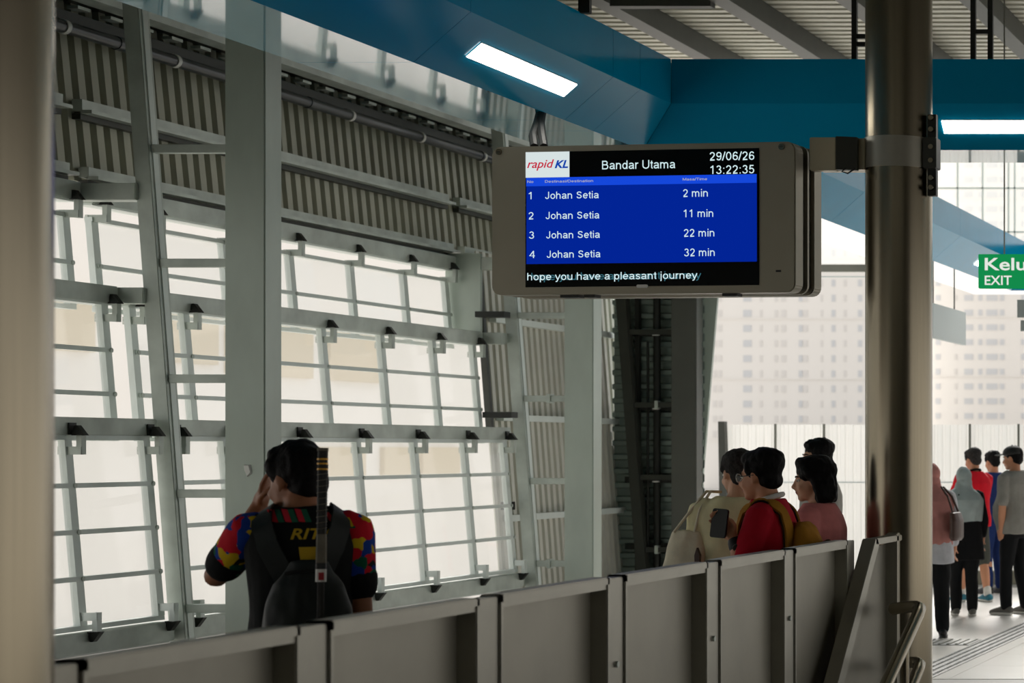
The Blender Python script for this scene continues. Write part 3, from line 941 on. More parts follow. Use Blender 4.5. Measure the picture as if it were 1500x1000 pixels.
# ------------------------------------------------------------------ platform fence
FX, FZ = -2.75, 1.25
fe = root('platform_fence', (FX, 7, 0), 'low stainless fence of perforated panels along the platform', 'fence')
starts = [4.19 + i * .946 for i in range(6)]
for i, y0 in enumerate(starts):
    y1 = y0 + .815
    fr = MB()
    fr.box(FX - .065, FX, y0, y0 + .022, .08, FZ).box(FX - .065, FX, y1 - .022, y1, .08, FZ)
    fr.box(FX - .065, FX, y0, y1, FZ - .028, FZ).box(FX - .065, FX, y0, y1, .08, .11)
    p = fr.build('panel_frame', 'stainless_dark', fe, bevel=.004)
    B(FX - .062, FX - .058, y0 + .02, y1 - .02, .1, FZ - .02).build('perforated_sheet', 'perf', p)
    B(FX - .058, FX - .004, y0 + .022, y1 - .022, FZ - .04, FZ - .028).build('top_lip', 'stainless_dark', p)
for i in range(7):
    yc = 4.19 + i * .946 - .131
    po = B(FX - .062, FX - .007, yc + .002, yc + .129, 0, FZ - .006).build('post', 'stainless_dark', fe, bevel=.003)
    for z in (.35, .62, .95):
        MB().tube([(FX - .008, yc + .065, z), (FX + .002, yc + .065, z)], .011, 8).build('bolt', 'galv', po)

gp = root('stair_guard_panel', (-2.69, 10, 0), 'slant-edged stainless guard panel at the end of the fence', 'panel')
def prof(pts, x0, x1):
    return MB().hexa([(x0, a, b) for a, b in pts], [(x1, a, b) for a, b in pts])
prof([(8.83, 0.02), (9.99, 1.2), (10.42, 1.2), (10.42, .02)], -2.742, -2.736).build('sheet', 'perf', gp)
prof([(8.68, 0), (8.82, 0), (10.03, 1.215), (10.0, 1.245), (9.96, 1.245)], -2.745, -2.68).build('slant_rail', 'stainless_dark', gp, bevel=.003)
B(-2.745, -2.68, 9.97, 10.46, 1.215, 1.245).build('top_rail', 'stainless_dark', gp, bevel=.003)
B(-2.745, -2.68, 10.36, 10.40, 0, 1.25).build('end_post', 'stainless_dark', gp, bevel=.003)
B(-2.745, -2.69, 10.41, 10.46, 0, 1.255).build('end_post', 'stainless_dark', gp, bevel=.003)
hr = root('stair_handrail', (-2.5, 9.8, 0), 'tubular stainless stair handrail curving down beside the round column', 'handrail')
MB().tube([(-2.66, 10.2, .885), (-2.58, 10.15, .9), (-2.52, 10.11, .905), (-2.49, 10.06, .9), (-2.485, 10.0, .875), (-2.485, 9.5, .64), (-2.485, 8.3, .08)], .03, 18).build('upper_rail', 'stainless', hr, smooth=True)
MB().tube([(-2.66, 10.2, .61), (-2.58, 10.15, .625), (-2.52, 10.11, .63), (-2.49, 10.06, .625), (-2.485, 10.0, .6), (-2.485, 9.5, .36), (-2.485, 8.95, .1)], .028, 18).build('lower_rail', 'stainless', hr, smooth=True)
MB().tube([(-2.485, 9.75, 0), (-2.485, 9.75, .76)], .02, 12).build('baluster', 'stainless', hr, smooth=True)

# ------------------------------------------------------------------ people
scratch = bpy.data.scenes.new('scratch')
class Blob:
    """closed shells that are fused into one continuous surface by a voxel remesh"""
    def __init__(s):
        s.v = []
        s.f = []
    def add(s, vs, fs):
        n = len(s.v)
        s.v += [Vector(p) for p in vs]
        s.f += [tuple(i + n for i in f) for f in fs]
    def ell(s, c, r, mx=None, nu=16, nv=10):
        if not isinstance(r, (tuple, list)):
            r = (r, r, r)
        c = Vector(c)
        vs, fs = [], []
        for j in range(nv + 1):
            t = math.pi * j / nv
            for i in range(nu):
                p = 2 * math.pi * i / nu
                q = Vector((r[0] * math.sin(t) * math.cos(p), r[1] * math.sin(t) * math.sin(p), r[2] * math.cos(t)))
                q = c + q
                vs.append(mx @ q if mx else q)
        for j in range(nv):
            for i in range(nu):
                a, b = j * nu + i, j * nu + (i + 1) % nu
                fs.append((a, a + nu, b + nu, b))
        s.add(vs, fs)
    def limb(s, pts, rs, mx=None, sub=5, n=14):
        pts = [Vector(p) for p in pts]
        P, Q = [], []
        for i in range(len(pts) - 1):
            p0, p1, p2, p3 = pts[max(i - 1, 0)], pts[i], pts[i + 1], pts[min(i + 2, len(pts) - 1)]
            for k in range(sub):
                t = k / sub
                P.append(p1 + (p2 - p1) * t + .25 * t * (1 - t) * ((p2 - p0) * (1 - t) - (p3 - p1) * t) * .6)
                Q.append(rs[i] + (rs[i + 1] - rs[i]) * (t * t * (3 - 2 * t)))
        P.append(pts[-1])
        Q.append(rs[-1])
        rings, up = [], None
        for i, p in enumerate(P):
            d = (P[min(i + 1, len(P) - 1)] - P[max(i - 1, 0)]).normalized()
            up = d.orthogonal().normalized() if up is None else (up - d * up.dot(d)).normalized()
            w = d.cross(up)
            rings += [p + (up * math.cos(2 * math.pi * k / n) + w * math.sin(2 * math.pi * k / n)) * Q[i] for k in range(n)]
        m = len(P)
        fs = [tuple(reversed(range(n))), tuple(range((m - 1) * n, m * n))]
        for i in range(m - 1):
            for k in range(n):
                a, b = i * n + k, i * n + (k + 1) % n
                fs.append((a, b, b + n, a + n))
        s.add([mx @ q if mx else q for q in rings], fs)
        s.ell(P[0], Q[0] * .98, mx, 12, 8)
        s.ell(P[-1], Q[-1] * .98, mx, 12, 8)
    def loft(s, rings, n=24, mx=None, power=2.3):
        vs, fs = [], []
        for (cx, cy, z, rx, ry) in rings:
            for k in range(n):
                a = 2 * math.pi * k / n
                ca, sa = math.cos(a), math.sin(a)
                p = Vector((cx + rx * math.copysign(abs(ca) ** (2 / power), ca), cy + ry * math.copysign(abs(sa) ** (2 / power), sa), z))
                vs.append(mx @ p if mx else p)
        m = len(rings)
        fs = [tuple(reversed(range(n))), tuple(range((m - 1) * n, m * n))]
        for i in range(m - 1):
            for k in range(n):
                a, b = i * n + k, i * n + (k + 1) % n
                fs.append((a, b, b + n, a + n))
        s.add(vs, fs)
    def finish(s, name, m, parent, voxel=.008, scale=1.0, smooth=4, amp=0.0, freq=8.0, seed=0):
        me = bpy.data.meshes.new(name)
        me.from_pydata([tuple(p) for p in s.v], [], s.f)
        bm = bmesh.new()
        bm.from_mesh(me)
        bmesh.ops.recalc_face_normals(bm, faces=bm.faces)
        bm.to_mesh(me)
        bm.free()
        ob = bpy.data.objects.new(name, me)
        scratch.collection.objects.link(ob)
        md = ob.modifiers.new('r', 'REMESH')
        md.mode = 'VOXEL'
        md.voxel_size = voxel
        md.use_smooth_shade = True
        sm = ob.modifiers.new('s', 'SMOOTH')
        sm.factor = .5
        sm.iterations = smooth
        with bpy.context.temp_override(scene=scratch, view_layer=scratch.view_layers[0]):
            dg = bpy.context.evaluated_depsgraph_get()
            me2 = bpy.data.meshes.new_from_object(ob.evaluated_get(dg))
        bpy.data.objects.remove(ob)
        me2.name = name
        if amp:
            ns = [v.normal.copy() for v in me2.vertices]
            for v, nn in zip(me2.vertices, ns):
                q = Vector((v.co.x * freq, v.co.y * freq, v.co.z * freq * .55)) + Vector((seed, seed * 2, 0))
                v.co += nn * amp * (noise.noise(q) + .5 * noise.noise(q * 2.3))
        if scale != 1.0:
            for v in me2.vertices:
                v.co *= scale
        me2.materials.clear()
        me2.materials.append(M[m] if isinstance(m, str) else m)
        me2.shade_smooth()
        o = bpy.data.objects.new(name, me2)
        C.objects.link(o)
        o.parent = parent
        return o

def hand(b, wrist, d, side, curl=.5, spread=.9, s=1.0, flip=False):
    """palm plus five bent fingers; d: pointing direction, side: direction from little finger to thumb"""
    d = Vector(d).normalized()
    side = Vector(side)
    side = (side - d * side.dot(d)).normalized()
    nrm = side.cross(d) if flip else d.cross(side)      # fingers curl towards nrm
    w = Vector(wrist)
    mx = Matrix((side, nrm, d)).transposed().to_4x4()
    mx.translation = w
    b.ell((0, 0, .05 * s), (.04 * s, .015 * s, .052 * s), mx)
    b.limb([(0, 0, -.02 * s), (0, 0, .03 * s)], [.026 * s, .026 * s], mx, 3)
    for off, ln in ((.03, .07), (.01, .08), (-.01, .074), (-.03, .056)):
        p = Vector((off * s, 0, .09 * s))
        pts = [p - Vector((0, 0, .02 * s)), p]
        ang = 0
        for k, f in enumerate((.45, .32, .25)):
            ang += curl * (.8 if k == 0 else 1.0)
            p = p + Vector((off * spread * .12, math.sin(ang), math.cos(ang))) * ln * f * s
            pts.append(p)
        b.limb(pts, [.0095 * s, .0095 * s, .009 * s, .0085 * s, .0075 * s], mx, 3, 10)
    b.limb([(.02 * s, .004 * s, .02 * s), (.045 * s, .012 * s, .045 * s), (.055 * s, .028 * s, .07 * s), (.05 * s, .04 * s, .092 * s)], [.013 * s, .012 * s, .0105 * s, .0085 * s], mx, 3, 10)

def person(label, loc, rz, H, skin, head=(0, .02, 1.615), yaw=0, pitch=0, roll=0, L=None, Rr=None, Lh=None, Rh=None,
           feet=((-.1, 0), (.1, 0)), top=None, bottom=None, shoes=None, hair='short', hair_m='hair', voxel=.008,
           wide=1.0, belly=0.0, eyes=True, long_sleeve=False):
    """template is 1.75 m tall, facing +Y, scaled to H; returns a dict with the root and the head frame"""
    s = H / 1.75
    P = root('person', loc, label, 'person', None, rz=R(rz), world=False)
    L = L or ((-.235, -.02, 1.14), (-.23, .06, .90))
    Rr = Rr or ((.235, -.02, 1.14), (.23, .06, .90))
    HM = Matrix.Translation(head) @ Matrix.Rotation(R(yaw), 4, 'Z') @ Matrix.Rotation(R(-pitch), 4, 'X') @ Matrix.Rotation(R(roll), 4, 'Y')
    b = Blob()
    tor = [(.84, .13, .10), (.92, .155, .115), (1.02, .145, .10), (1.12, .135, .095), (1.25, .15, .105), (1.35, .162, .105), (1.42, .15, .085), (1.46, .10, .07), (1.49, .062, .056)]
    b.loft([(0, -.01, z, rx * wide, ry) for z, rx, ry in tor])
    # head
    b.ell((0, -.012, .03), (.074, .094, .088), HM)
    b.ell((0, .028, -.03), (.061, .064, .082), HM)
    b.ell((0, .02, -.055), (.056, .056, .045), HM)
    b.ell((0, .066, -.094), (.026, .022, .02), HM)
    b.ell((0, .074, .022), (.046, .018, .012), HM)
    for sx in (-1, 1):
        b.ell((sx * .036, .062, -.035), (.022, .022, .022), HM)
        em = HM @ Matrix.Translation((sx * .074, -.006, -.006)) @ Matrix.Rotation(R(sx * -18), 4, 'Z')
        b.ell((0, 0, .008), (.009, .019, .024), em)
        b.ell((0, .004, -.018), (.008, .011, .014), em)
    b.limb([(0, .084, .016), (0, .098, -.012), (0, .108, -.032)], [.009, .010, .0125], HM, 4, 10)
    b.ell((0, .096, -.04), (.019, .012, .010), HM)
    b.ell((0, .086, -.058), (.021, .012, .0075), HM)
    b.ell((0, .083, -.07), (.018, .012, .0075), HM)
    nb = HM @ Vector((0, -.02, -.06))
    b.limb([(0, -.015, 1.42), (0, -.012, 1.49), nb], [.06, .054, .055], None, 5)
    # arms
    for sx, arm, hd in ((-1, L, Lh), (1, Rr, Rh)):
        sh = Vector((sx * .172 * wide, -.005, 1.41))
        e, w = Vector(arm[0]), Vector(arm[1])
        m1 = sh.lerp(e, .5)
        m2 = e.lerp(w, .35)
        b.limb([sh + Vector((-sx * .05, 0, .0)), sh, m1, e, m2, w], [.05, .053, .047, .039, .039, .027], None, 4)
        hd = hd or dict(d=(w - e), side=Vector((0, 1, 0)) , curl=.35)
        hand(b, w, hd['d'], hd['side'], hd.get('curl', .5), flip=hd.get('flip', False))
    # legs
    for (fx, fy), sx in zip(feet, (-1, 1)):
        hip = Vector((sx * .085, -.01, .9))
        ank = Vector((fx, fy - .02, .085))
        kn = hip.lerp(ank, .5) + Vector((0, .025, 0))
        calf = kn.lerp(ank, .35) + Vector((0, -.012, 0))
        b.limb([hip, hip.lerp(kn, .5), kn, calf, ank], [.086, .074, .054, .053, .036], None, 5)
        b.limb([ank + Vector((0, -.035, -.035)), ank + Vector((0, .04, -.04)), ank + Vector((sx * .015, .14, -.058))], [.036, .036, .024], None, 3)
    b.finish('body', skin, P, voxel, s)
    out = dict(root=P, HM=HM, s=s, arms=(L, Rr), sh=wide)
    # hair
    if hair in ('short', 'quiff', 'bob', 'cap', 'crop'):
        h = Blob()
        h.ell((0, -.02, .044), (.083, .1, .09), HM)
        h.ell((0, -.055, -.012), (.07, .055, .062), HM)
        if hair != 'cap':
            h.ell((0, .032, .09), (.066, .056, .042), HM)
        if hair == 'quiff':
            h.ell((0, .05, .092), (.058, .036, .034), HM)
            h.ell((.02, .0, .112), (.06, .07, .035), HM)
            for sx in (-1, 1):
                h.ell((sx * .066, .028, .05), (.018, .03, .04), HM)
        if hair == 'short':
            h.ell((0, -.032, .07), (.088, .1, .076), HM)
            for sx in (-1, 1):
                h.ell((sx * .068, .02, .045), (.016, .028, .04), HM)
        if hair == 'bob':
            h.ell((0, -.02, .05), (.092, .108, .09), HM)
            for sx in (-1, 1):
                h.limb([(sx * .03, .05, .095), (sx * .075, .03, .05), (sx * .085, -.02, 0), (sx * .085, -.04, -.07), (sx * .075, -.045, -.115)], [.03, .026, .03, .034, .026], HM)
            h.loft([(0, -.055, -.125, .08, .055), (0, -.06, -.1, .095, .06), (0, -.06, -.03, .098, .062), (0, -.05, .03, .09, .065)], mx=HM)
            h.limb([(-.05, .05, .09), (0, .066, .098), (.05, .05, .09)], [.028, .03, .028], HM)
        h.finish('hair', hair_m, P, .007, s, 3, amp=.006, freq=34, seed=H * 10)
    if eyes:
        for sx in (-1, 1):
            e = Blob()
            e.ell((sx * .031, .073, .002), (.0125, .0125, .009), HM, 12, 8)
            eo = e.finish('eye', 'eye_white', P, .0025, s, 1)
            e = Blob()
            e.ell((sx * .033, .0815, .001), (.006, .0055, .0065), HM, 10, 6)
            e.finish('iris', 'eye_dark', eo, .0018, s, 1)
            e = Blob()
            e.limb([(sx * .014, .093, .02), (sx * .032, .088, .026), (sx * .05, .074, .02)], [.004, .0045, .003], HM, 3, 8)
            e.finish('eyebrow', hair_m, P, .003, s, 1)
        e = Blob()
        e.ell((0, .0885, -.059), (.02, .0115, .005), HM, 12, 8)
        e.ell((0, .0855, -.068), (.017, .0115, .0055), HM, 12, 8)
        e.finish('lips', 'lips', P, .003, s, 1)
    # upper garment
    if top:
        t = Blob()
        ez = top.get('ease', .022)
        hem = top.get('hem', .86)
        fl_ = top.get('flare', 0.0)
        rings = []
        for z, rx, ry in [(hem, .155 + fl_, .118 + fl_)] + [q for q in [(.92, .158, .118), (1.02, .15, .11), (1.12, .146, .106), (1.25, .155, .11), (1.35, .165, .108), (1.42, .152, .088), (1.465, .10, .07), (1.492, .064, .056)] if q[0] > hem + .02]:
            bz = belly * math.exp(-((z - 1.08) / .12) ** 2)
            fz = fl_ * max(0, min(1, (1.25 - z) / (1.25 - hem + 1e-6)))
            rings.append((0, -.01 + bz * .6, z, (rx + fz * (z != hem)) * wide + ez, ry + fz * (z != hem) + ez + bz))
        t.loft(rings)
        sl = top.get('sleeve', .75)       # 0..1 upper arm, up to 2 wrist
        own = top.get('sleeve_mat')
        for sx, arm in ((-1, L), (1, Rr)):
            sh = Vector((sx * .172 * wide, -.005, 1.41))
            e, w = Vector(arm[0]), Vector(arm[1])
            sb = Blob() if own else t
            pts = [sh + Vector((-sx * .05, 0, .0)), sh]
            rs = [.062, .068]
            if sl <= 1:
                pts += [sh.lerp(e, sl * .5), sh.lerp(e, sl)]
                rs += [.066, .061]
            else:
                pts += [sh.lerp(e, .5), e, e.lerp(w, (sl - 1))]
                rs += [.063, .056, .044]
            sb.limb(pts, rs, None, 4)
            if own:
                sb.finish('sleeve', own, P, voxel, s, 3, amp=.005, freq=12, seed=sx)
                c = Blob()
                q = sh.lerp(e, sl)
                dd = (e - sh).normalized()
                c.limb([q - dd * .03, q + dd * .008], [.064, .0625], None, 3)
                c.finish('cuff', top['mat'], P, voxel, s, 2)
        out['top'] = t.finish(top.get('name', 'shirt'), top['mat'], P, voxel, s, 4, amp=top.get('amp', .009), freq=7, seed=H * 7)
        if top.get('collar'):
            cb_ = Blob()
            pts = []
            for k in range(13):
                a = 2 * math.pi * k / 12
                pts.append((.07 * math.sin(a), -.012 + .066 * math.cos(a), 1.492 - .022 * math.cos(a)))
            cb_.limb(pts, [.014] * 13, None, 2, 8)
            cb_.finish('collar', top['collar'], P, .006, s, 2)
    if bottom:
        t = Blob()
        lim = bottom.get('to', .1)
        t.loft([(0, -.01, .80, .15, .11), (0, -.01, .9, .172, .132), (0, -.01, .98, .166, .125)])
        for (fx, fy), sx in zip(feet, (-1, 1)):
            hip = Vector((sx * .085, -.01, .88))
            ank = Vector((fx, fy - .02, .085))
            kn = hip.lerp(ank, .5) + Vector((0, .025, 0))
            w_ = bottom.get('w', 1.0)
            if lim > .35:
                t.limb([hip, hip.lerp(kn, .55), hip.lerp(kn, (0.9 - lim) / .4)], [.1, .096, .092], None, 4)
            else:
                t.limb([hip, hip.lerp(kn, .5), kn, kn.lerp(ank, .5), kn.lerp(ank, .97)], [.1, .088 * w_, .07 * w_, .066 * w_, .06 * w_], None, 5)
        t.finish(bottom.get('name', 'trousers'), bottom['mat'], P, voxel, s, 4, amp=.008, freq=8, seed=H * 3)
    if shoes:
        for (fx, fy), sx in zip(feet, (-1, 1)):
            t = Blob()
            ank = Vector((fx, fy - .02, .085))
            t.limb([ank + Vector((0, -.045, -.035)), ank + Vector((0, .03, -.032)), ank + Vector((sx * .012, .11, -.05)), ank + Vector((sx * .018, .165, -.058))], [.044, .044, .038, .028], None, 4)
            o = t.finish('shoe', shoes, P, .007, s, 3)
            so = Blob()
            so.loft([(fx + sx * .007, fy + .035, z, r1, r2) for z, r1, r2 in ((.004, .044, .135), (.02, .046, .138), (.028, .044, .136))], 28, None, 2.6)
            so.finish('sole', 'sole' if shoes != 'shoe_black' else 'shoe_black', o, .006, s, 2)
    return out

def bvh_of(o):
    me = o.data
    return BVHTree.FromPolygons([v.co for v in me.vertices], [tuple(p.vertices) for p in me.polygons])

def ribbon(pts, width, thick, bvh, off, side, sub=6):
    """strap that hugs a surface: pts in local metres, side = strap width direction"""
    pts = [Vector(p) for p in pts]
    P = []
    for i in range(len(pts) - 1):
        for k in range(sub):
            P.append(pts[i].lerp(pts[i + 1], k / sub))
    P.append(pts[-1])
    rows_ = []
    for p in P:
        loc, nn, _, _ = bvh.find_nearest(p)
        rows_.append((loc + nn * off, nn))
    mb = MB()
    prev = None
    n = len(rows_)
    vs, fs = [], []
    for i, (p, nn) in enumerate(rows_):
        d = (rows_[min(i + 1, n - 1)][0] - rows_[max(i - 1, 0)][0]).normalized()
        sd = d.cross(nn).normalized() * width / 2
        for q, hh in ((-1, 0), (1, 0), (1, thick), (-1, thick)):
            vs.append(p + sd * q + nn * hh)
    for i in range(n - 1):
        a = 4 * i
        for k in range(4):
            j = (k + 1) % 4
            fs.append((a + k, a + j, a + 4 + j, a + 4 + k))
    fs += [(0, 1, 2, 3), (4 * n - 1, 4 * n - 2, 4 * n - 3, 4 * n - 4)]
    return mb.add(vs, fs)

# --- the man with the racket, seen from behind
pm = person('man seen from behind in a black jersey with patchwork sleeves, hand at face', (-3.845, 7.0, 0), 27, 1.745, 'skin_a',
            head=(-.018, .035, 1.575), yaw=46, pitch=8, voxel=.007,
            L=((-.262, .13, 1.25), (-.135, .21, 1.49)), Rr=((.178, -.02, 1.14), (.18, .09, .9)),
            Lh=dict(d=(.05, -.06, .2), side=(-.3, -1, 0), curl=.3),
            top=dict(mat='jersey', sleeve=.7, sleeve_mat='patch', hem=.86, name='jersey', ease=.026), bottom=dict(mat='black_c'), shoes='shoe_black',
            hair='quiff', eyes=False, wide=.9)
JR = pm['root']
bv = bvh_of(pm['top'])
def on_back(px, pz, d):
    hit = bv.ray_cast(Vector((px, -1, pz)), Vector((0, 1, 0)))
    y = hit[0].y if hit[0] else -.13
    return Vector((px, y - .003 - d, pz))
text(pm['top'], 'back_lettering', 'RITA', -.03, .1, 1.378, 1.414, 'yellow_print', 0, shear=.25, bold=.02, place=on_back)
def patch_mesh(name, quads, m, par, nsub=6):
    for q in quads:
        (x0, z0), (x1, z1), (x2, z2), (x3, z3) = q
        vs, fs = [], []
        for i in range(nsub + 1):
            for j in range(nsub + 1):
                a, b_ = i / nsub, j / nsub
                xx = (x0 * (1 - a) + x1 * a) * (1 - b_) + (x3 * (1 - a) + x2 * a) * b_
                zz = (z0 * (1 - a) + z1 * a) * (1 - b_) + (z3 * (1 - a) + z2 * a) * b_
                vs.append(on_back(xx, zz, .0))
        vs2 = [v + Vector((0, .002, 0)) for v in vs]
        n = nsub + 1
        N = len(vs)
        for i in range(nsub):
            for j in range(nsub):
                a = i * n + j
                fs.append((a, a + 1, a + n + 1, a + n))
                fs.append((N + a, N + a + n, N + a + n + 1, N + a + 1))
        MB().add(vs + vs2, fs).build(name, m, par)
patch_mesh('number_print', [[(.0, 1.31), (.07, 1.31), (.078, 1.352), (-.005, 1.352)]], 'yellow_print', pm['top'])
for i in range(3):
    x0 = -.085 + i * .04
    patch_mesh('yoke_stripe', [[(x0, 1.437), (x0 + .019, 1.435), (x0 + .004, 1.478), (x0 - .014, 1.48)]], 'red_print', pm['top'])
    patch_mesh('yoke_stripe', [[(x0 + .02, 1.435), (x0 + .038, 1.435), (x0 + .022, 1.478), (x0 + .005, 1.478)]], 'green_print', pm['top'])
patch_mesh('yoke_stripe', [[(.085, 1.437), (.103, 1.435), (.085, 1.465), (.072, 1.47)]], 'red_print', pm['top'])
patch_mesh('yoke_stripe', [[(.105, 1.437), (.12, 1.437), (.102, 1.46), (.088, 1.463)]], 'green_print', pm['top'])

bp = root('backpack', JR.location, 'dark green drawstring backpack on the back of the man with the racket', 'backpack', rz=R(27), world=False)
bb = Blob()
bz = .1
bb.loft([(.025, -.2, z + bz, a * .93, b) for z, a, b in ((.72, .11, .05), (.76, .145, .075), (.92, .155, .085), (1.05, .142, .08), (1.13, .112, .06), (1.185, .07, .038), (1.2, .045, .028))])
for k in range(9):
    a = -1.2 + k * .3
    bb.limb([(.025 + .05 * math.sin(a), -.2 - .03 * math.cos(a), 1.2 + bz), (.025 + .115 * math.sin(a), -.2 - .065 * math.cos(a), 1.08 + bz), (.025 + .14 * math.sin(a), -.2 - .08 * math.cos(a), .9 + bz)], [.014, .011, .005], None, 4, 8)
bb.finish('bag_body', 'bag_dark', bp, .007, 1, 3, amp=.008, freq=14)
ribbon([(-.115, .09, 1.44), (-.12, .04, 1.49), (-.125, -.02, 1.5), (-.13, -.12, 1.45), (-.115, -.15, 1.39), (-.08, -.15, 1.32), (-.045, -.15, 1.25)], .066, .007, bv, .007, None).build('strap', 'bag_dark', bp, smooth=True)
ribbon([(.12, .09, 1.44), (.125, .04, 1.49), (.13, -.02, 1.5), (.14, -.12, 1.45), (.125, -.15, 1.39), (.09, -.15, 1.32), (.06, -.15, 1.25)], .066, .007, bv, .007, None).build('strap', 'bag_dark', bp, smooth=True)
MB().tube([(-.04, -.25, 1.27), (.01, -.265, 1.28), (.06, -.25, 1.27)], .007, 8).build('drawstring', 'rubber', bp, smooth=True)

rk = root('racket', JR.location, 'racket with gold-banded black grip standing upright out of the backpack', 'racket', rz=R(27), world=False)
RX, RY = .064, -.305
def rp(z):
    return (RX + (z - 1.2) * .012, RY + (z - 1.2) * .05, z)
def oct_tube(z0, z1, r0, r1=None):
    return MB().tube([rp(z0), rp((z0 + z1) / 2), rp(z1)], [r0, (r0 + (r1 or r0)) / 2, r1 or r0], 8)
oct_tube(1.40, 1.675, .0145, .0155).build('grip', 'grip', rk)
oct_tube(1.675, 1.685, .0172, .0168).build('butt_cap', 'grip_grey', rk)
oct_tube(1.305, 1.40, .0165, .0155).build('lower_grip', 'grip_grey', rk)
for z in (1.612, 1.63, 1.645):
    oct_tube(z, z + .005, .0166).build('gold_band', 'gold', rk)
for k in range(10):
    z = 1.41 + k * .02
    MB().tube([Vector(rp(z + .012 * q / 8)) + Vector((math.cos(q * .785) * .0158, math.sin(q * .785) * .0158, 0)) for q in range(9)], .0014, 5).build('wrap_seam', 'grip_grey', rk)
oct_tube(1.285, 1.305, .0172).build('throat_collar', 'rubber', rk)
oct_tube(1.243, 1.285, .0165).build('shaft_label', 'sole', rk)
B(RX - .006, RX + .01, RY - .02, RY - .0155, 1.25, 1.275).build('shaft_print', 'tag_red', rk)
oct_tube(.86, 1.243, .011).build('shaft', 'grip', rk)

# --- three people behind the fence
py = person('person in a cream top facing away, tote bag on the shoulder, at the fence', (-3.72, 11.05, 0), 28, 1.675, 'skin_c', yaw=22, pitch=5, voxel=.009,
            top=dict(mat='cream', sleeve=.9, hem=.8, ease=.045, flare=.03, amp=.014), bottom=dict(mat='shorts'), shoes='shoe_grey', hair='short', hair_m='hair_grey', wide=1.08)
tb = root('tote_bag', (-3.94, 10.9, .76), 'cream canvas tote bag hanging beside the person in the cream top', 'bag')
t = Blob()
TX, TY = -3.95, 10.9
t.loft([(TX, TY, .80, .12, .05), (TX, TY, .84, .135, .06), (TX, TY, 1.05, .12, .055), (TX + .01, TY, 1.2, .095, .04), (TX + .015, TY, 1.25, .08, .026)])
o = t.finish('bag_body', 'canvas', tb, .009, 1, 3, amp=.01, freq=11)
o.location = -tb.location
for dx in (-.06, .05):
    MB().tube([(TX + .01 + dx, TY - .02, 1.24), (TX + .06 + dx * .4, TY, 1.36), (TX + .1 + dx * .2, TY + .08, 1.455), (TX + .13 + dx * .1, TY + .17, 1.45)], .008, 8).build('handle', 'canvas', tb, smooth=True)
MB().hexa([(TX + .08, TY - .075, 1.06), (TX + .1, TY - .075, 1.06), (TX + .105, TY - .075, 1.12), (TX + .09, TY - .075, 1.16), (TX + .078, TY - .075, 1.12)],
          [(TX + .08, TY - .045, 1.06), (TX + .1, TY - .045, 1.06), (TX + .105, TY - .045, 1.12), (TX + .09, TY - .045, 1.16), (TX + .078, TY - .045, 1.12)]).build('charm', 'brown_leather', tb)

pr = person('man in a crimson polo and glasses facing left with a phone in his hand', (-3.16, 9.8, 0), 95, 1.695, 'skin_b', head=(.0, .03, 1.6), yaw=-16, pitch=4, voxel=.007,
            L=((-.225, .06, 1.16), (-.19, .11, 1.30)), Lh=dict(d=(.04, .62, .8), side=(-.07, -.8, .6), curl=.3, flip=True),
            top=dict(mat='maroon', sleeve=.85, hem=.82, ease=.026, collar='white_cloth', name='polo_shirt'), bottom=dict(mat='black_c'), shoes='shoe_black', hair='short', wide=.97)
s2 = 1.695 / 1.75
HM = pr['HM']
gl = root('eyeglasses', pr['root'].location, 'thin clear-rimmed glasses worn by the man in the crimson polo', 'glasses', rz=R(95), world=False)
for sx in (-1, 1):
    pts = [HM @ Vector((sx * (.034 + .026 * math.cos(a)), .101 - .006 * abs(math.cos(a)), .0 + .02 * math.sin(a))) * s2 for a in [2 * math.pi * k / 16 for k in range(17)]]
    MB().tube(pts, .003, 6).build('rim', 'white_clip', gl)
    MB().add([p for p in pts[:-1]], [tuple(range(16))]).build('lens', 'glass', gl)
    MB().tube([HM @ Vector(q) * s2 for q in ((sx * .06, .095, .005), (sx * .078, .06, .006), (sx * .082, -.01, .008))], .002, 6).build('temple', 'dark_steel', gl)
MB().tube([HM @ Vector(q) * s2 for q in ((-.008, .101, .004), (0, .106, .008), (.008, .101, .004))], .0022, 6).build('bridge', 'alu', gl)
ph = root('smartphone', (-3.305, 9.57, 1.335), 'black smartphone held upright by the man in the crimson polo', 'phone', world=False, rz=R(-12))
ph.rotation_euler = (R(-6), R(4), R(-18))
rbox(-.043, .043, -.068, .068, -.004, .004, .012).build('case', 'screen_black', ph)
rbox(-.04, .04, -.065, .065, -.0052, -.004, .01).build('back_cover', 'rubber', ph)
rbox(-.036, -.016, .042, .06, -.007, -.0052, .006).build('camera_bump', 'screen_black', ph)
wt = Blob()
e_, w_ = Vector((-.225, .06, 1.16)), Vector((-.19, .11, 1.30))
dd = (w_ - e_).normalized()
wt.limb([w_ - dd * .045, w_ - dd * .015], [.036, .034], None, 3)
wo = root('wrist_watch', pr['root'].location, 'dark wrist watch on the arm holding the phone', 'watch', rz=R(95), world=False)
wt.finish('strap', 'rubber', wo, .006, s2, 2)
MB().tube([(w_ - dd * .03 + Vector((-.03, -.01, -.01))) * s2, (w_ - dd * .03 + Vector((-.042, -.014, -.014))) * s2], .017, 14).build('dial', 'dark_steel', wo)
mb_ = root('mustard_backpack', pr['root'].location, 'mustard canvas backpack worn by the man in the crimson polo', 'backpack', rz=R(95), world=False)
b2 = Blob()
b2.loft([(0, -.19, .88, .11, .05), (0, -.205, .94, .135, .07), (0, -.205, 1.1, .135, .075), (0, -.195, 1.24, .125, .065), (0, -.18, 1.31, .1, .045), (0, -.17, 1.335, .06, .025)])
b2.finish('bag_body', 'mustard', mb_, .008, 1, 3, amp=.008, freq=12)
b3 = Blob()
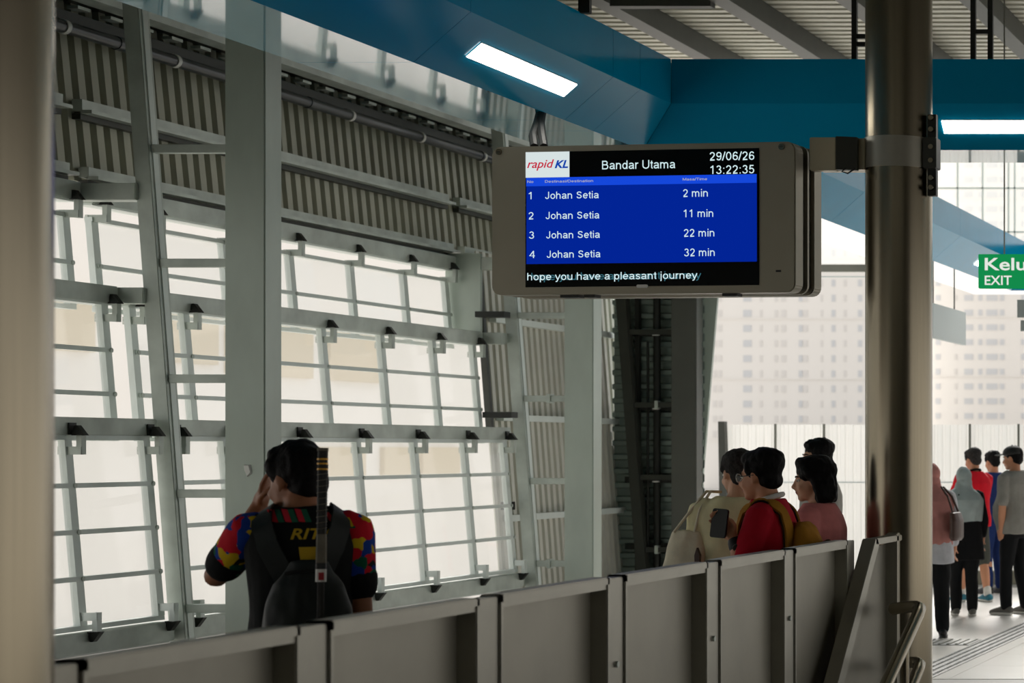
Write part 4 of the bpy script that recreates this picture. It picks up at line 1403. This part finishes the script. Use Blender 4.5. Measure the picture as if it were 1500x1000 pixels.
b3.loft([(0, -.25, .94, .09, .035), (0, -.26, .98, .105, .045), (0, -.26, 1.14, .105, .045), (0, -.25, 1.21, .09, .035)])
b3.finish('front_pocket', 'mustard', mb_, .008, 1, 3, amp=.006, freq=12)
b4 = Blob()
b4.limb([(-.11, -.26, 1.215), (0, -.29, 1.235), (.11, -.26, 1.215)], [.012, .016, .012], None, 4)
b4.finish('pocket_zip_band', 'mustard_dark', mb_, .006, 1, 2)
bv2 = bvh_of(pr['top'])
for sx in (-1, 1):
    st = ribbon([(sx * .11, -.14, 1.22), (sx * .12, -.11, 1.38), (sx * .12, -.02, 1.45), (sx * .12, .08, 1.38), (sx * .125, .13, 1.2), (sx * .15, .1, 1.0)], .055, .012, bv2, .006, None).build('strap', 'mustard', mb_, smooth=True)
    ribbon([(sx * .11, -.14, 1.22), (sx * .12, -.11, 1.38), (sx * .12, -.02, 1.45), (sx * .12, .08, 1.38), (sx * .125, .13, 1.2)], .07, .005, bv2, .003, None).build('strap_padding', 'mustard_dark', st, smooth=True)

pw = person('woman with a black bob in a rose T-shirt facing left beside the column', (-3.125, 10.5, 0), 88, 1.65, 'skin_c', yaw=14, pitch=3, voxel=.007,
            top=dict(mat='rose', sleeve=.85, hem=.8, ease=.026, name='t_shirt'), bottom=dict(mat='black_c'), shoes='shoe_grey', hair='bob', wide=.97)
pg = person('man with short black hair in a pale shirt standing behind the woman in rose', (-4.33, 14.6, 0), 125, 1.755, 'skin_c', yaw=0, voxel=.009,
            top=dict(mat='pale_t', sleeve=.8, hem=.82, ease=.03), bottom=dict(mat='black_c'), shoes='shoe_grey', hair='short')

# --- queue at the platform end
pc = person('man in a black cap, grey T-shirt and black trousers standing at the right edge', (-4.2, 20.85, 0), 66, 1.72, 'skin_b', voxel=.009, yaw=12, pitch=6,
            L=((-.245, -.03, 1.13), (-.2, .02, .9)), Rr=((.245, -.05, 1.13), (.15, -.15, .92)),
            feet=((-.09, .06), (.1, -.05)), belly=.06,
            top=dict(mat='grey_t', sleeve=.85, hem=.84, ease=.04, name='t_shirt', amp=.012), bottom=dict(mat='black_c'), shoes='shoe_grey', hair='cap', wide=1.05)
HMc, sc_ = pc['HM'], pc['s']
cp = root('baseball_cap', pc['root'].location, 'black baseball cap on the man in the grey T-shirt', 'cap', rz=R(66), world=False)
k_ = Blob()
k_.ell((0, -.008, .065), (.089, .106, .07), HMc)
k_.loft([(0, -.008, .04, .088, .105), (0, -.008, .07, .088, .105)], mx=HMc)
k_.finish('crown', 'rubber', cp, .007, sc_, 3)
k_ = Blob()
k_.ell((0, .125, .052), (.072, .07, .008), HMc)
k_.finish('brim', 'rubber', cp, .005, sc_, 2)
k_ = Blob()
k_.ell((0, -.008, .137), (.01, .01, .005), HMc)
k_.finish('button', 'rubber', cp, .003, sc_, 1)

pd = person('man in a red polo and olive shorts with greying hair facing away', (-5.0, 22.6, 0), 48, 1.69, 'skin_b', voxel=.009, yaw=8, pitch=12,
            L=((-.2, .12, 1.16), (-.06, .26, 1.2)), Rr=((.22, .1, 1.16), (.1, .28, 1.12)), feet=((-.1, .12), (.1, -.1)),
            top=dict(mat='red', sleeve=.9, hem=.86, ease=.03, collar='black_abaya', name='polo_shirt'), bottom=dict(mat='shorts', to=.5, name='shorts'), shoes='shoe_blue', hair='short', hair_m='hair_grey', wide=1.06)
for (fx, fy) in ((-.1, .12), (.1, -.1)):
    k_ = Blob()
    k_.limb([(fx, fy - .025, .085), (fx, fy - .02, .15)], [.046, .045], None, 3)
    k_.finish('sock', 'white_cloth', pd['root'], .008, pd['s'], 2)

def scarf(p, m, long=.0):
    HMx = p['HM']
    k = Blob()
    k.ell((0, -.012, .03), (.092, .112, .104), HMx)
    k.ell((0, -.03, -.05), (.085, .09, .09), HMx)
    hc = HMx @ Vector((0, 0, 0))
    k.loft([(0, -.02, 1.14 - long, .205, .165), (0, -.02, 1.25 - long * .6, .222, .172), (0, -.015, 1.36, .225, .165), (0, -.012, 1.43, .19, .13), (0, -.008, 1.5, .105, .1), (hc.x * .8, hc.y * .6, 1.56, .088, .095)])
    k.finish('headscarf', m, p['root'], .008, p['s'], 4, amp=.012, freq=10, seed=3)
ph_ = person('woman in a grey headscarf and black tunic facing away', (-4.68, 20.7, 0), 20, 1.505, 'skin_b', voxel=.009, yaw=15, feet=((-.08, .1), (.09, -.04)),
             top=dict(mat='black_abaya', sleeve=1.8, hem=.66, flare=.05, ease=.035, name='tunic'), bottom=dict(mat='black_c', w=1.1), shoes='shoe_grey', hair='none', eyes=False)
scarf(ph_, 'grey_hijab', .03)
pk = person('woman in a dusty pink headscarf and pale blouse partly hidden by the column', (-4.44, 18.35, 0), 15, 1.56, 'skin_b', voxel=.009, yaw=10, feet=((-.07, .1), (.11, -.06)),
            top=dict(mat='lilac', sleeve=1.8, hem=.74, flare=.04, ease=.035, name='blouse'), bottom=dict(mat='black_c', w=1.15), shoes='shoe_black', hair='none', eyes=False)
scarf(pk, 'pink_hijab', .22)
hg = root('shoulder_bag', (-4.18, 18.25, .85), 'dark brown leather shoulder bag of the woman in the pink headscarf', 'bag')
k_ = Blob()
k_.loft([(-4.18, 18.2, .87, .03, .13), (-4.18, 18.2, .9, .05, .15), (-4.18, 18.2, 1.05, .05, .15), (-4.19, 18.2, 1.12, .035, .13)])
k_.finish('bag_body', 'brown_leather', hg, .009, 1, 3, amp=.005).location = -hg.location
for dy in (-.11, .11):
    MB().tube([(-4.18, 18.2 + dy, 1.1), (-4.25, 18.25 + dy * .7, 1.26), (-4.33, 18.3 + dy * .3, 1.345)], .01, 8).build('bag_strap', 'brown_leather', hg, smooth=True)
pn = person('person in navy with a dark cap half hidden behind the man in grey', (-5.06, 23.9, 0), 55, 1.66, 'skin_b', voxel=.01, pitch=10,
            top=dict(mat='navy', sleeve=.9, hem=.84, ease=.03), bottom=dict(mat='navy'), shoes='shoe_black', hair='short')

bpy.data.scenes.remove(scratch)
